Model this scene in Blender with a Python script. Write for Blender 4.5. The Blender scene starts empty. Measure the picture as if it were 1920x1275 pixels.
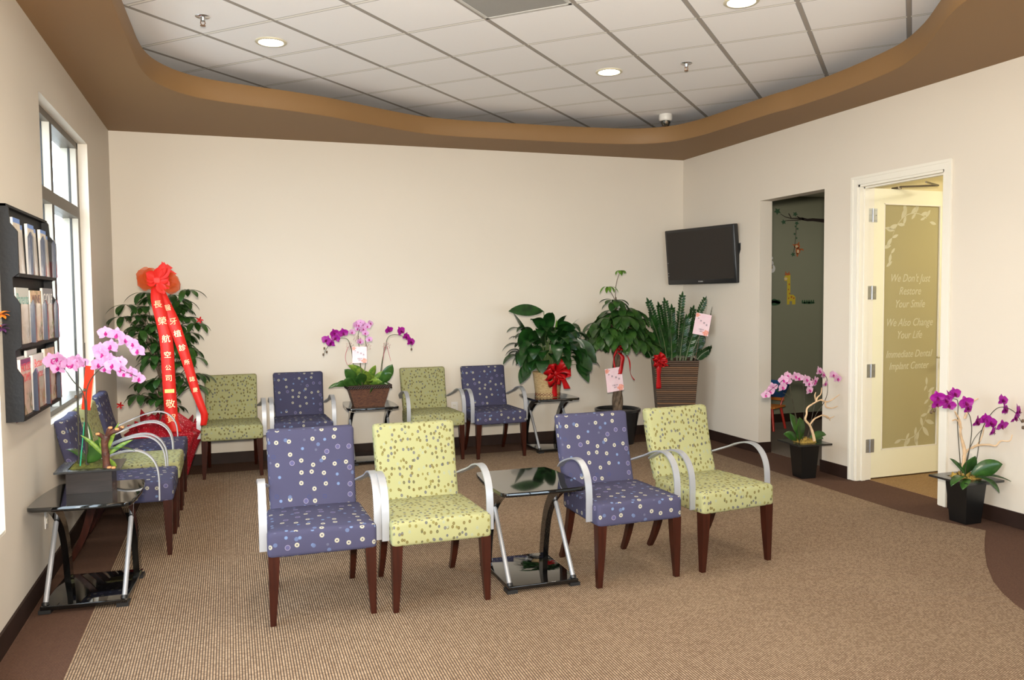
import bpy, bmesh, math, random
from mathutils import Vector, Matrix, Euler, geometry
PI=math.pi; V=Vector
random.seed(11)
SC=bpy.context.scene; COL=SC.collection
W=5.826; D=8.152; HS=3.05; HC=3.32

# ------------------------------------------------------------------ nodes / materials
MATS={}
def new_mat(name):
    m=bpy.data.materials.new(name); m.use_nodes=True; nt=m.node_tree; nt.nodes.clear()
    o=nt.nodes.new('ShaderNodeOutputMaterial'); b=nt.nodes.new('ShaderNodeBsdfPrincipled')
    nt.links.new(b.outputs[0],o.inputs[0]); MATS[name]=m
    return m,nt,b,o
class NB:
    def __init__(s,nt): s.nt=nt
    def n(s,t,**k):
        x=s.nt.nodes.new('ShaderNode'+t)
        for a,v in k.items(): setattr(x,a,v)
        return x
    def put(s,sock,v):
        if hasattr(v,'is_output') or isinstance(v,bpy.types.NodeSocket): s.nt.links.new(v,sock)
        else: sock.default_value=v
    def m(s,op,a,b=0.0,c=None,clamp=False):
        x=s.n('Math',operation=op,use_clamp=clamp); s.put(x.inputs[0],a); s.put(x.inputs[1],b)
        if c is not None: s.put(x.inputs[2],c)
        return x.outputs[0]
    def vm(s,op,a,b=None,out=0):
        x=s.n('VectorMath',operation=op); s.put(x.inputs[0],a)
        if op=='SCALE': s.put(x.inputs['Scale'],b)
        elif b is not None: s.put(x.inputs[1],b)
        return x.outputs[out]
    def mix(s,f,a,b):
        x=s.n('Mix',data_type='RGBA'); s.put(x.inputs[0],f); s.put(x.inputs[6],a); s.put(x.inputs[7],b); return x.outputs[2]
    def ramp(s,f,stops,interp='LINEAR'):
        x=s.n('ValToRGB'); cr=x.color_ramp; cr.interpolation=interp
        while len(cr.elements)<len(stops): cr.elements.new(.5)
        for e,(p,c) in zip(cr.elements,stops): e.position=p; e.color=c4(c)
        s.put(x.inputs[0],f); return x.outputs[0]
    def noise(s,vec,scale,detail=2,rough=.5,out=0):
        x=s.n('TexNoise'); s.put(x.inputs['Vector'],vec); x.inputs['Scale'].default_value=scale
        x.inputs['Detail'].default_value=detail; x.inputs['Roughness'].default_value=rough; return x.outputs[out]
    def obj(s): return s.n('TexCoord').outputs['Object']
    def uv(s): return s.n('TexCoord').outputs['UV']
    def bump(s,h,strength,dist,b):
        x=s.n('Bump'); x.inputs['Strength'].default_value=strength; x.inputs['Distance'].default_value=dist
        s.put(x.inputs['Height'],h); s.nt.links.new(x.outputs[0],b.inputs['Normal'])
def c4(c): return (c[0],c[1],c[2],1.0)
def lin(r,g,b):
    f=lambda v:(v/255/12.92) if v/255<=.04045 else ((v/255+.055)/1.055)**2.4
    return (f(r),f(g),f(b))
def mat(name,col,rough=.5,metal=0,spec=.5,coat=0,noise=0,nscale=20,bump=0,bscale=60,sheen=0,alpha=1,trans=0,sub=0,col2=None):
    if name in MATS: return MATS[name]
    m,nt,b,o=new_mat(name); N=NB(nt)
    b.inputs['Base Color'].default_value=c4(col); b.inputs['Roughness'].default_value=rough
    b.inputs['Metallic'].default_value=metal; b.inputs['Specular IOR Level'].default_value=spec
    b.inputs['Coat Weight'].default_value=coat; b.inputs['Coat Roughness'].default_value=.05
    b.inputs['Sheen Weight'].default_value=sheen
    b.inputs['Alpha'].default_value=alpha; b.inputs['Transmission Weight'].default_value=trans
    if noise or col2:
        v=N.noise(N.obj(),nscale,3)
        c2=col2 if col2 else tuple(x*(1-noise) for x in col)
        N.nt.links.new(N.mix(N.m('MULTIPLY_ADD',v,2.2,-.6,clamp=True),c4(col),c4(c2)),b.inputs['Base Color'])
    if bump: N.bump(N.noise(N.obj(),bscale,3),bump,.01,b)
    return m
def thin(name,col,rough,weight):
    # leaf or petal: diffuse and gloss with light coming through
    if name in MATS: return MATS[name]
    m,nt,b,o=new_mat(name); N=NB(nt)
    b.inputs['Base Color'].default_value=c4(col); b.inputs['Roughness'].default_value=rough
    t=N.n('BsdfTranslucent'); t.inputs[0].default_value=c4(col)
    x=N.n('MixShader'); x.inputs[0].default_value=weight
    nt.links.new(b.outputs[0],x.inputs[1]); nt.links.new(t.outputs[0],x.inputs[2]); nt.links.new(x.outputs[0],o.inputs[0])
    return m
def leafmat(name,c1,c2,rough=.35,w=.15,scale=14):
    m=thin(name,c1,rough,w); nt=m.node_tree; N=NB(nt)
    v=N.noise(N.obj(),scale,2); c=N.mix(N.m('MULTIPLY_ADD',v,3,-1,clamp=True),c4(c1),c4(c2))
    for n in nt.nodes:
        if n.type=='BSDF_PRINCIPLED': nt.links.new(c,n.inputs['Base Color'])
        if n.type=='BSDF_TRANSLUCENT': nt.links.new(c,n.inputs[0])
    return m
def emit(name,col,s):
    m,nt,b,o=new_mat(name); b.inputs['Base Color'].default_value=c4(col)
    b.inputs['Emission Color'].default_value=c4(col); b.inputs['Emission Strength'].default_value=s
    return m

# wall paint, ceiling, soffit
def paint(name,col,bump=.06,rough=.55):
    m,nt,b,o=new_mat(name); N=NB(nt); b.inputs['Roughness'].default_value=rough
    v=N.noise(N.obj(),1.3,3); N.nt.links.new(N.mix(v,c4(col),c4(tuple(x*.95 for x in col))),b.inputs['Base Color'])
    N.bump(N.noise(N.obj(),160,2),bump,.004,b); return m
M_WALL=paint('wall_paint',(.66,.60,.515))
M_WHITE=mat('white_trim_paint',(.74,.71,.63),.35)
M_SOFFIT=paint('tan_soffit_paint',(.228,.125,.046),rough=.6)
M_KID=paint('sage_wall_paint',(.22,.23,.165))
M_OFFICE=paint('yellow_office_paint',(.75,.66,.40))
M_BASE=mat('dark_base_rubber',(.028,.014,.010),.55,spec=.2,noise=.3,nscale=8)
M_EXT=paint('exterior_stucco',(.66,.58,.46),rough=.9)

def m_tile():
    m,nt,b,o=new_mat('ceiling_tile'); N=NB(nt); b.inputs['Roughness'].default_value=.9
    sp=N.n('SeparateXYZ'); N.put(sp.inputs[0],N.obj()); x,y=sp.outputs[0],sp.outputs[1]
    r=2**.5*.6096; g=[]
    u=N.m('ADD',N.m('DIVIDE',N.m('ADD',x,y),r),.06); v=N.m('ADD',N.m('DIVIDE',N.m('SUBTRACT',y,x),r),.05)
    ds=[]
    for a in (u,v):
        f=N.m('FRACT',a); ds.append(N.m('MINIMUM',f,N.m('SUBTRACT',1.0,f)))
    d=N.m('MINIMUM',ds[0],ds[1])
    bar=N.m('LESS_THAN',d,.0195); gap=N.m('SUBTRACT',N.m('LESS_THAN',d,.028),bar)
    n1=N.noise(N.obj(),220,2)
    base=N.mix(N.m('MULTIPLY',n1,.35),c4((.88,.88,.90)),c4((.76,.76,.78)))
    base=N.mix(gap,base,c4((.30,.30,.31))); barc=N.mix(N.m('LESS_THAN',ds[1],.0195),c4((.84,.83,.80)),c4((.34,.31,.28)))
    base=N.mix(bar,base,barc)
    N.put(b.inputs['Base Color'],base)
    N.bump(N.m('ADD',N.m('MULTIPLY',n1,.25),N.m('SUBTRACT',1.0,N.m('MULTIPLY',gap,1.0))),.5,.004,b)
    return m
M_TILE=m_tile()

def m_carpet(name,c_lo,c_mid,c_hi,px=.0115,py=.0085,amp=1.0,strength=.6):
    m,nt,b,o=new_mat(name); N=NB(nt); b.inputs['Roughness'].default_value=1.0; b.inputs['Specular IOR Level'].default_value=.1
    oc=N.obj(); sp=N.n('SeparateXYZ'); N.put(sp.inputs[0],oc); x,y=sp.outputs[0],sp.outputs[1]
    u=N.m('DIVIDE',x,px); ui=N.m('FLOOR',u); fu=N.m('SUBTRACT',N.m('FRACT',u),.5)
    v=N.m('ADD',N.m('DIVIDE',y,py),N.m('MULTIPLY',ui,.5)); vi=N.m('FLOOR',v); fv=N.m('SUBTRACT',N.m('FRACT',v),.5)
    r2=N.m('ADD',N.m('POWER',N.m('ABSOLUTE',fu),2.0),N.m('MULTIPLY',N.m('POWER',N.m('ABSOLUTE',fv),2.0),.7))
    h=N.m('SUBTRACT',1.0,N.m('MULTIPLY',r2,3.6),clamp=True)
    cb=N.n('CombineXYZ'); N.put(cb.inputs[0],ui); N.put(cb.inputs[1],vi)
    wn=N.n('TexWhiteNoise',noise_dimensions='2D'); N.put(wn.inputs[0],cb.outputs[0]); w=wn.outputs[0]
    big=N.noise(oc,1.1,3); tone=N.m('ADD',N.m('MULTIPLY',w,.7),N.m('MULTIPLY',big,.5))
    col=N.mix(N.m('MULTIPLY_ADD',tone,1.3,-.35,clamp=True),c4(c_mid),c4(c_hi))
    col=N.mix(N.m('MULTIPLY_ADD',h,1.5,-.25,clamp=True),c4(c_lo),col)
    N.put(b.inputs['Base Color'],col); N.bump(h,strength,.004,b)
    return m
M_CARPET=m_carpet('tan_loop_carpet',(.044,.032,.028),(.275,.182,.112),(.475,.345,.228))
M_CARPET2=m_carpet('tan_hall_carpet',(.12,.07,.03),(.34,.21,.10),(.46,.30,.15))
M_BORDER=m_carpet('brown_border_carpet',(.06,.032,.022),(.10,.055,.038),(.145,.082,.056),px=.006,py=.005,strength=.3)

def circles(N,uv,s,off,rnd=.75,sx=1.0):
    mp=N.n('Mapping'); N.put(mp.inputs[0],uv); mp.inputs['Location'].default_value=(off,off*.37,0); mp.inputs['Scale'].default_value=(sx/s,1/s,1)
    vo=N.n('TexVoronoi',voronoi_dimensions='2D'); N.put(vo.inputs['Vector'],mp.outputs[0]); vo.inputs['Scale'].default_value=1; vo.inputs['Randomness'].default_value=rnd
    sp=N.n('SeparateColor'); N.put(sp.inputs[0],vo.outputs['Color']); return vo.outputs['Distance'],sp.outputs[0],sp.outputs[1]
def band(N,x,a,b_): return N.m('MULTIPLY',N.m('GREATER_THAN',x,a),N.m('LESS_THAN',x,b_))
def m_blue():
    m,nt,b,o=new_mat('blue_circle_fabric'); N=NB(nt); b.inputs['Roughness'].default_value=.85; b.inputs['Sheen Weight'].default_value=.0; b.inputs['Specular IOR Level'].default_value=.15
    uv=N.uv(); wv=N.noise(uv,900,1)
    col=N.mix(wv,c4((.040,.039,.076)),c4((.064,.062,.113)))
    d,r,g=circles(N,uv,.060,3.1,.62)
    def lay(col,mask,c,f=.9): return N.mix(N.m('MULTIPLY',mask,f),col,c4(c))
    A=band(N,r,-1,.36); col=lay(col,N.m('MULTIPLY',A,band(N,d,.06,.185)),(.36,.345,.27)); col=lay(col,N.m('MULTIPLY',A,band(N,d,-1,.03)),(.05,.045,.05))
    B=band(N,r,.36,.52); col=lay(col,N.m('MULTIPLY',B,band(N,d,-1,.135)),(.11,.16,.29)); col=lay(col,N.m('MULTIPLY',B,band(N,d,.04,.075)),(.16,.23,.36))
    C=band(N,r,.52,.68); col=lay(col,N.m('MULTIPLY',C,band(N,d,-1,.20)),(.085,.08,.17)); col=lay(col,N.m('MULTIPLY',C,band(N,d,.18,.21)),(.28,.25,.34))
    E_=band(N,r,.68,.80); col=lay(col,N.m('MULTIPLY',E_,band(N,d,-1,.11)),(.11,.115,.17),.6)
    d,r,g=circles(N,uv,.085,7.7,.9); F=band(N,r,-1,.30); col=lay(col,N.m('MULTIPLY',F,band(N,d,-1,.115)),(.09,.12,.22)); col=lay(col,N.m('MULTIPLY',band(N,r,.35,.5),band(N,d,.09,.12)),(.03,.045,.13))
    N.put(b.inputs['Base Color'],col); N.bump(wv,.25,.002,b); return m
def m_green():
    m,nt,b,o=new_mat('green_dot_fabric'); N=NB(nt); b.inputs['Roughness'].default_value=.85; b.inputs['Sheen Weight'].default_value=.0; b.inputs['Specular IOR Level'].default_value=.15
    uv=N.uv(); wv=N.noise(uv,900,1)
    col=N.mix(wv,c4((.25,.252,.118)),c4((.335,.335,.175)))
    for s,off,th,keep in ((.036,1.3,.235,.82),(.050,5.9,.14,.7)):
        d,r,g=circles(N,uv,s,off,.8,1.25)
        dc=N.ramp(r,[(0,(.115,.085,.022)),(.3,(.07,.062,.03)),(.45,(.06,.065,.10)),(.55,(.26,.29,.21)),(.62,(.16,.135,.035)),(.85,(.09,.09,.11))],'CONSTANT')
        k=N.m('LESS_THAN',g,keep); ds=N.m('MULTIPLY',N.m('LESS_THAN',d,th),k)
        col=N.mix(N.m('MULTIPLY',ds,.88),col,dc)
        inn=N.m('MULTIPLY',N.m('LESS_THAN',d,th*.32),k); col=N.mix(N.m('MULTIPLY',inn,.5),col,c4((.24,.23,.12)))
    N.put(b.inputs['Base Color'],col); N.bump(wv,.25,.002,b); return m
M_BLUE=m_blue(); M_GREEN=m_green()
def m_wood(name,c1,c2,rough=.3,scale=(60,60,4)):
    m,nt,b,o=new_mat(name); N=NB(nt); b.inputs['Roughness'].default_value=rough; b.inputs['Coat Weight'].default_value=.15; b.inputs['Coat Roughness'].default_value=.15; b.inputs['Specular IOR Level'].default_value=.25
    mp=N.n('Mapping'); N.put(mp.inputs[0],N.obj()); mp.inputs['Scale'].default_value=scale
    v=N.noise(mp.outputs[0],1,3); N.put(b.inputs['Base Color'],N.mix(N.m('MULTIPLY_ADD',v,2,-.5,clamp=True),c4(c1),c4(c2))); return m
M_MAHO=m_wood('mahogany_wood',(.040,.0085,.004),(.018,.004,.002))
M_ALU=mat('brushed_aluminium',(.36,.37,.395),.42,metal=.5)
M_CHROME=mat('satin_chrome',(.72,.73,.75),.22,metal=1)
M_LACQ=mat('black_lacquer',(.003,.003,.003),.03,spec=.5,coat=.6)
M_BLACK=mat('black_matte',(.008,.008,.008),.45)
M_BLACKPL=mat('black_plastic',(.012,.012,.013),.3)
M_RACK=mat('black_grained_wood',(.010,.0105,.012),.55,spec=.2,bump=.12,bscale=60)
M_BRONZE=mat('bronze_window_frame',(.12,.10,.08),.45,metal=.3)
M_FRAMEL=mat('beige_window_frame',(.40,.37,.31),.5)

def m_stripe(name,c1,c2,axis,period,rough=.6,bump=.6,wob=.3):
    m,nt,b,o=new_mat(name); N=NB(nt); b.inputs['Roughness'].default_value=rough
    sp=N.n('SeparateXYZ'); N.put(sp.inputs[0],N.obj()); z=sp.outputs[axis]
    n=N.noise(N.obj(),18,2); ph=N.m('ADD',N.m('DIVIDE',z,period),N.m('MULTIPLY',n,wob)); f=N.m('FRACT',ph)
    h=N.m('SUBTRACT',1.0,N.m('MULTIPLY',N.m('POWER',N.m('ABSOLUTE',N.m('SUBTRACT',f,.5)),2.0),4.0))
    w=N.n('TexWhiteNoise',noise_dimensions='1D'); N.put(w.inputs['W'],N.m('FLOOR',ph))
    N.put(b.inputs['Base Color'],N.mix(N.m('MULTIPLY',h,N.m('MULTIPLY_ADD',w.outputs[0],.9,.2),clamp=True),c4(c1),c4(c2))); N.bump(h,bump,.006,b); return m
M_ZZPOT=m_stripe('woven_reed_pot',(.008,.004,.002),(.17,.075,.024),2,.021,wob=.12)
def m_weave(name,c1,c2,s=.014):
    m,nt,b,o=new_mat(name); N=NB(nt); b.inputs['Roughness'].default_value=.6
    uv=N.uv(); br=N.n('TexBrick'); N.put(br.inputs['Vector'],uv); br.inputs['Scale'].default_value=1/s
    br.inputs['Color1'].default_value=c4(c1); br.inputs['Color2'].default_value=c4(c2); br.inputs['Mortar'].default_value=c4(tuple(x*.25 for x in c2))
    br.inputs['Mortar Size'].default_value=.06; br.inputs['Brick Width'].default_value=1.2; br.inputs['Row Height'].default_value=.55
    N.put(b.inputs['Base Color'],br.outputs[0]); N.bump(N.m('SUBTRACT',1.0,br.outputs[1]),.6,.004,b); return m
M_BASKET=m_weave('natural_basket_weave',(.72,.52,.27),(.55,.36,.16))
M_DKBASKET=m_weave('dark_basket_weave',(.15,.055,.022),(.07,.022,.01),.012)
M_PINKPET=thin('light_pink_petal',(.74,.42,.72),.5,.3)
M_PINKLIP=thin('magenta_lip',(.55,.03,.30),.5,.2)
M_PALEPET=thin('rosy_pink_petal',(.72,.44,.62),.5,.3)
M_MAGPET=thin('magenta_petal',(.36,.008,.30),.5,.25)
M_MAGLIP=thin('deep_magenta_lip',(.20,.0,.10),.5,.2)
M_STEM=mat('green_stem',(.05,.07,.02),.5)
M_BUD=mat('dark_bud',(.10,.06,.03),.5)
M_STAKE=mat('green_stake',(.01,.30,.16),.4)
M_MOSS=mat('green_moss',(.12,.13,.02),.95,bump=1,bscale=70,col2=(.05,.055,.012),nscale=30)
M_MOSSY=mat('yellow_moss',(.42,.27,.05),.95,bump=1,bscale=70,col2=(.16,.11,.02),nscale=30)
M_ORLEAF=leafmat('orchid_leaf',(.045,.12,.02),(.02,.07,.012),.3,.12)
M_LIMELEAF=leafmat('variegated_leaf',(.30,.42,.06),(.08,.19,.03),.35,.2,30)
M_LILY=leafmat('lily_leaf',(.014,.062,.010),(.005,.024,.005),.28,.12)
M_MONEY=leafmat('money_tree_leaf',(.040,.105,.018),(.012,.045,.010),.3,.15)
M_NEWLEAF=leafmat('young_leaf',(.14,.30,.03),(.07,.18,.02),.35,.25)
M_ZZ=leafmat('zz_leaf',(.014,.070,.010),(.005,.026,.004),.28,.1)
M_TRUNK=mat('grey_bark',(.16,.11,.07),.8,noise=.6,nscale=30,bump=.6,bscale=50)
M_DRIFT=mat('pale_driftwood',(.72,.50,.30),.6,noise=.3,nscale=25,bump=.3)
M_DKDRIFT=mat('dark_driftwood',(.040,.014,.010),.6,col2=(.11,.035,.018),nscale=45,bump=.5)
M_CUT=mat('cut_wood_end',(.55,.24,.09),.7)
M_RED=mat('red_satin_ribbon',(.40,.004,.006),.4,spec=.3)
M_REDTAIL=thin('red_banner_cloth',(.66,.015,.008),.5,.1)
M_ORGZ=thin('orange_organza',(.75,.13,.02),.5,.45)
for n_ in M_ORGZ.node_tree.nodes:
    if n_.type=='BSDF_PRINCIPLED': n_.inputs['Alpha'].default_value=.5
M_GOLD=mat('gold_foil_lettering',(.85,.62,.35),.35,metal=.3)
M_REDENV=mat('red_envelope_paper',(.68,.035,.008),.35)
M_CARD=mat('pink_card',(.80,.55,.62),.5,col2=(.82,.66,.70),nscale=18)
M_CARDRED=mat('coral_print',(.72,.20,.16),.6,col2=(.80,.45,.35),nscale=60)
M_INK=mat('dark_ink',(.08,.06,.10),.6)
M_CLEAR=None
def m_clear(name,tint,gloss=.12,rough=.03):
    m=bpy.data.materials.new(name); m.use_nodes=True; nt=m.node_tree; nt.nodes.clear(); N=NB(nt)
    o=N.n('OutputMaterial'); t=N.n('BsdfTransparent'); t.inputs[0].default_value=c4(tint); g=N.n('BsdfGlossy'); g.inputs['Roughness'].default_value=rough
    x=N.n('MixShader'); f=N.n('Fresnel'); f.inputs[0].default_value=1.45
    nt.links.new(f.outputs[0],x.inputs[0]); nt.links.new(t.outputs[0],x.inputs[1]); nt.links.new(g.outputs[0],x.inputs[2]); nt.links.new(x.outputs[0],o.inputs[0]); return m
M_GLASS=m_clear('window_glass',(.95,.97,.97)); M_ACRYL=m_clear('clear_acrylic',(.97,.97,.98))
for g_,f_ in ((M_ACRYL,.04),(M_GLASS,.10)):
    for n_ in g_.node_tree.nodes:
        if n_.type=='MIX_SHADER': g_.node_tree.links.remove(n_.inputs[0].links[0]); n_.inputs[0].default_value=f_
M_FROST=thin('frosted_glass',(.60,.54,.31),.25,.45)
M_ETCH=thin('etched_lettering',(.77,.74,.56),.6,.4)

# ------------------------------------------------------------------ mesh builder
class MB:
    def __init__(s): s.v=[];s.f=[];s.u=[];s.m=[]
    def add(s,vs,fs,uvs=None,mi=0,M=None):
        k=len(s.v); s.v+= [tuple(M@V(p)) if M else tuple(p) for p in vs]
        for i,f in enumerate(fs):
            s.f.append(tuple(k+j for j in f)); s.m.append(mi)
            s.u.append(uvs[i] if uvs else None)
        return s
    def box(s,a,b,mi=0,M=None):
        x0,y0,z0=a;x1,y1,z1=b
        vs=[(x0,y0,z0),(x1,y0,z0),(x1,y1,z0),(x0,y1,z0),(x0,y0,z1),(x1,y0,z1),(x1,y1,z1),(x0,y1,z1)]
        return s.add(vs,[(0,3,2,1),(4,5,6,7),(0,1,5,4),(1,2,6,5),(2,3,7,6),(3,0,4,7)],None,mi,M)
    def rbox(s,c,h,r,n=(3,3,3),warp=None,mi=0,M=None,seg=3):
        # rounded box; warp(p)->p works on local coordinates about the centre
        def ax(hh,k):
            e=[hh-r+r*math.sin(i/seg*PI/2)**1.0 for i in range(seg+1)]
            mid=[(-(hh-r))+(2*(hh-r))*i/k for i in range(1,k)]
            return [-x for x in reversed(e)]+mid+e
        A=[ax(h[i],n[i]) for i in range(3)]
        for d in range(3):
            a,b=(d+1)%3,(d+2)%3
            for sg in (-1,1):
                na,nb=len(A[a]),len(A[b]); vs=[];uv=[]
                for i in range(na):
                    for j in range(nb):
                        p=[0,0,0]; p[d]=sg*h[d]; p[a]=A[a][i]; p[b]=A[b][j]
                        q=[max(-(h[k]-r),min(h[k]-r,p[k])) for k in range(3)]
                        dv=V([p[k]-q[k] for k in range(3)])
                        if dv.length>1e-9: dv=dv.normalized()*r
                        pt=V(q)+dv; 
                        uv.append((p[a]+c[a],p[b]+c[b]) if d!=0 else (p[a]+c[a]+.7,p[b]+c[b]+.3))
                        if d==1: uv[-1]=(p[0]+c[0],p[2]+c[2])
                        if warp: pt=V(warp(pt))
                        vs.append(pt+V(c))
                fs=[];us=[]
                for i in range(na-1):
                    for j in range(nb-1):
                        q=[i*nb+j,(i+1)*nb+j,(i+1)*nb+j+1,i*nb+j+1]
                        if sg<0: q.reverse()
                        fs.append(tuple(q)); us.append([uv[t] for t in q])
                s.add(vs,fs,us,mi,M)
        s.weld=True
        return s
    def tube(s,path,rad,n=8,mi=0,M=None,cap=True):
        P=[V(p) for p in path]; R_=rad if isinstance(rad,(list,tuple)) else [rad]*len(P)
        t0=(P[1]-P[0]).normalized(); up=V((0,0,1)) if abs(t0.z)<.9 else V((1,0,0)); a=t0.cross(up).normalized()
        vs=[]
        for i,p in enumerate(P):
            t=(P[min(i+1,len(P)-1)]-P[max(i-1,0)]).normalized(); a=(a-t*a.dot(t)).normalized(); b=t.cross(a)
            for k in range(n):
                an=2*PI*k/n; vs.append(p+(a*math.cos(an)+b*math.sin(an))*R_[i])
        fs=[(i*n+k,i*n+(k+1)%n,(i+1)*n+(k+1)%n,(i+1)*n+k) for i in range(len(P)-1) for k in range(n)]
        if cap: fs+=[tuple(reversed(range(n))),tuple(range((len(P)-1)*n,len(P)*n))]
        return s.add(vs,fs,None,mi,M)
    def lathe(s,prof,n=24,c=(0,0,0),mi=0,M=None):
        vs=[];us=[]
        for r,z in prof:
            for k in range(n): vs.append((c[0]+r*math.cos(2*PI*k/n),c[1]+r*math.sin(2*PI*k/n),c[2]+z))
        fs=[]
        for i in range(len(prof)-1):
            for k in range(n):
                k2=(k+1)%n; fs.append((i*n+k,i*n+k2,(i+1)*n+k2,(i+1)*n+k))
                R=max(prof[i][0],.05); u0=k/n*2*PI*R; u1=(k+1)/n*2*PI*R
                us.append([(u0,prof[i][1]),(u1,prof[i][1]),(u1,prof[i+1][1]),(u0,prof[i+1][1])])
        return s.add(vs,fs,us,mi,M)
    def sweep(s,path,hw,ht,wdir,mi=0,M=None):
        # flat strap: half width along wdir, half thickness ht
        P=[V(p) for p in path]; w=V(wdir).normalized(); vs=[]
        for i,p in enumerate(P):
            t=(P[min(i+1,len(P)-1)]-P[max(i-1,0)]).normalized(); n=t.cross(w).normalized()
            a=hw[i] if isinstance(hw,(list,tuple)) else hw; b=ht[i] if isinstance(ht,(list,tuple)) else ht
            vs+=[p+w*a+n*b,p-w*a+n*b,p-w*a-n*b,p+w*a-n*b]
        L=len(P); fs=[(i*4+k,i*4+(k+1)%4,(i+1)*4+(k+1)%4,(i+1)*4+k) for i in range(L-1) for k in range(4)]+[(3,2,1,0),((L-1)*4,(L-1)*4+1,(L-1)*4+2,(L-1)*4+3)]
        return s.add(vs,fs,None,mi,M)
    def prism(s,poly,z0,z1,mi=0,M=None):
        n=len(poly); vs=[(x,y,z0) for x,y in poly]+[(x,y,z1) for x,y in poly]
        fs=[tuple(reversed(range(n))),tuple(range(n,2*n))]+[(i,(i+1)%n,n+(i+1)%n,n+i) for i in range(n)]
        return s.add(vs,fs,None,mi,M)
    def ribbon(s,path,wv,mi=0,M=None):
        # thin strip; wv: list of half-width vectors
        P=[V(p) for p in path]; vs=[]
        for p,w in zip(P,wv): vs+=[p-V(w),p+V(w)]
        fs=[(2*i,2*i+1,2*i+3,2*i+2) for i in range(len(P)-1)]
        return s.add(vs,fs,None,mi,M)
    def leaf(s,base,d,up,L,Wd,droop=.5,fold=.25,shape=.45,n=6,mi=0,curl=0):
        # pointed leaf growing from base along d and bending down
        d=V(d).normalized(); up=V(up); side=d.cross(up)
        if side.length<1e-4: side=d.cross(V((1,0,0)))
        side.normalize(); p=V(base); vs=[]; dd=d.copy()
        for i in range(n+1):
            t=i/n
            w=Wd*.5*(math.sin(PI*t**shape_exp(shape)))**.8 if 0<t<1 else 0.0006
            nrm=side.cross(dd).normalized()
            vs+=[p-side*w+nrm*w*fold,p,p+side*w+nrm*w*fold]
            if i<n:
                p=p+dd*(L/n); dd=(dd+V((0,0,-1))*droop/n*1.6+side*curl/n).normalized(); side=(side-dd*side.dot(dd)).normalized()
        fs=[]
        for i in range(n):
            a=i*3; fs+=[(a,a+1,a+4,a+3),(a+1,a+2,a+5,a+4)]
        return s.add(vs,fs,None,mi)
    def clamp(s,root,x0=.014,x1=W-.014,y1=D-.014):
        o=root.location; s.v=[(min(max(v[0]+o.x,x0),x1)-o.x,min(v[1]+o.y,y1)-o.y,v[2]) for v in s.v]; return s
    def build(s,name,mats,parent=None,smooth=40,thick=0,loc=None):
        me=bpy.data.meshes.new(name); me.from_pydata([tuple(p) for p in s.v],[],s.f)
        if not isinstance(mats,(list,tuple)): mats=[mats]
        for m in mats: me.materials.append(m)
        me.polygons.foreach_set('material_index',s.m)
        if any(s.u):
            uvl=me.uv_layers.new(name='UVMap'); k=0
            for i,f in enumerate(s.f):
                for j in range(len(f)):
                    uvl.data[k].uv=s.u[i][j] if s.u[i] else (s.v[f[j]][0],s.v[f[j]][2]); k+=1
        if getattr(s,'weld',False):
            bm=bmesh.new(); bm.from_mesh(me); bmesh.ops.remove_doubles(bm,verts=bm.verts,dist=1e-5); bmesh.ops.recalc_face_normals(bm,faces=bm.faces); bm.to_mesh(me); bm.free()
        me.validate(); me.update()
        if smooth:
            me.polygons.foreach_set('use_smooth',[True]*len(me.polygons)); me.set_sharp_from_angle(angle=math.radians(smooth))
        o=bpy.data.objects.new(name,me); COL.objects.link(o)
        if parent: o.parent=parent
        if thick:
            md=o.modifiers.new('thickness','SOLIDIFY'); md.thickness=thick; md.offset=0
        return o
def shape_exp(sh): return math.log(.5)/math.log(sh)
def tag(o,label,cat,group=None,kind=None):
    if label: o['label']=label
    if cat: o['category']=cat
    if group: o['group']=group
    if kind: o['kind']=kind
    return o
def struct(o): o['kind']='structure'; return o
def empty(name,loc=(0,0,0),rz=0,rot=None):
    o=bpy.data.objects.new(name,None); COL.objects.link(o); o.location=loc; o.rotation_euler=rot if rot else (0,0,rz); o.empty_display_size=.1; return o
def dup(root):
    r=root.copy(); COL.objects.link(r)
    for ch in root.children:
        c=ch.copy(); COL.objects.link(c); c.parent=r
        for g in ch.children:
            e=g.copy(); COL.objects.link(e); e.parent=c
    return r
def smoothpath(pts,k=6):
    P=[V(p) for p in pts]; out=[]
    for i in range(len(P)-1):
        p0=P[max(i-1,0)];p1=P[i];p2=P[i+1];p3=P[min(i+2,len(P)-1)]
        for j in range(k):
            t=j/k; out.append(.5*((2*p1)+(p2-p0)*t+(2*p0-5*p1+4*p2-p3)*t*t+(3*p1-p0-3*p2+p3)*t**3))
    out.append(P[-1]); return out
def text_geo(txt,size,shear=0,extrude=.0008,align='CENTER'):
    cu=bpy.data.curves.new('t','FONT'); cu.body=txt; cu.size=size; cu.shear=shear; cu.extrude=extrude; cu.align_x=align; cu.resolution_u=3
    ob=bpy.data.objects.new('t',cu); COL.objects.link(ob); bpy.context.view_layer.update()
    me=bpy.data.meshes.new_from_object(ob.evaluated_get(bpy.context.evaluated_depsgraph_get()))
    vs=[tuple(v.co) for v in me.vertices]; fs=[tuple(p.vertices) for p in me.polygons]
    bpy.data.objects.remove(ob); bpy.data.curves.remove(cu); bpy.data.meshes.remove(me); return vs,fs
def frame(o,x,y,z=None):
    x=V(x).normalized(); y=V(y).normalized(); z=x.cross(y).normalized(); y=z.cross(x)
    return Matrix(((x.x,y.x,z.x,o[0]),(x.y,y.y,z.y,o[1]),(x.z,y.z,z.z,o[2]),(0,0,0,1)))
def U(a,b): return random.uniform(a,b)
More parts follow.
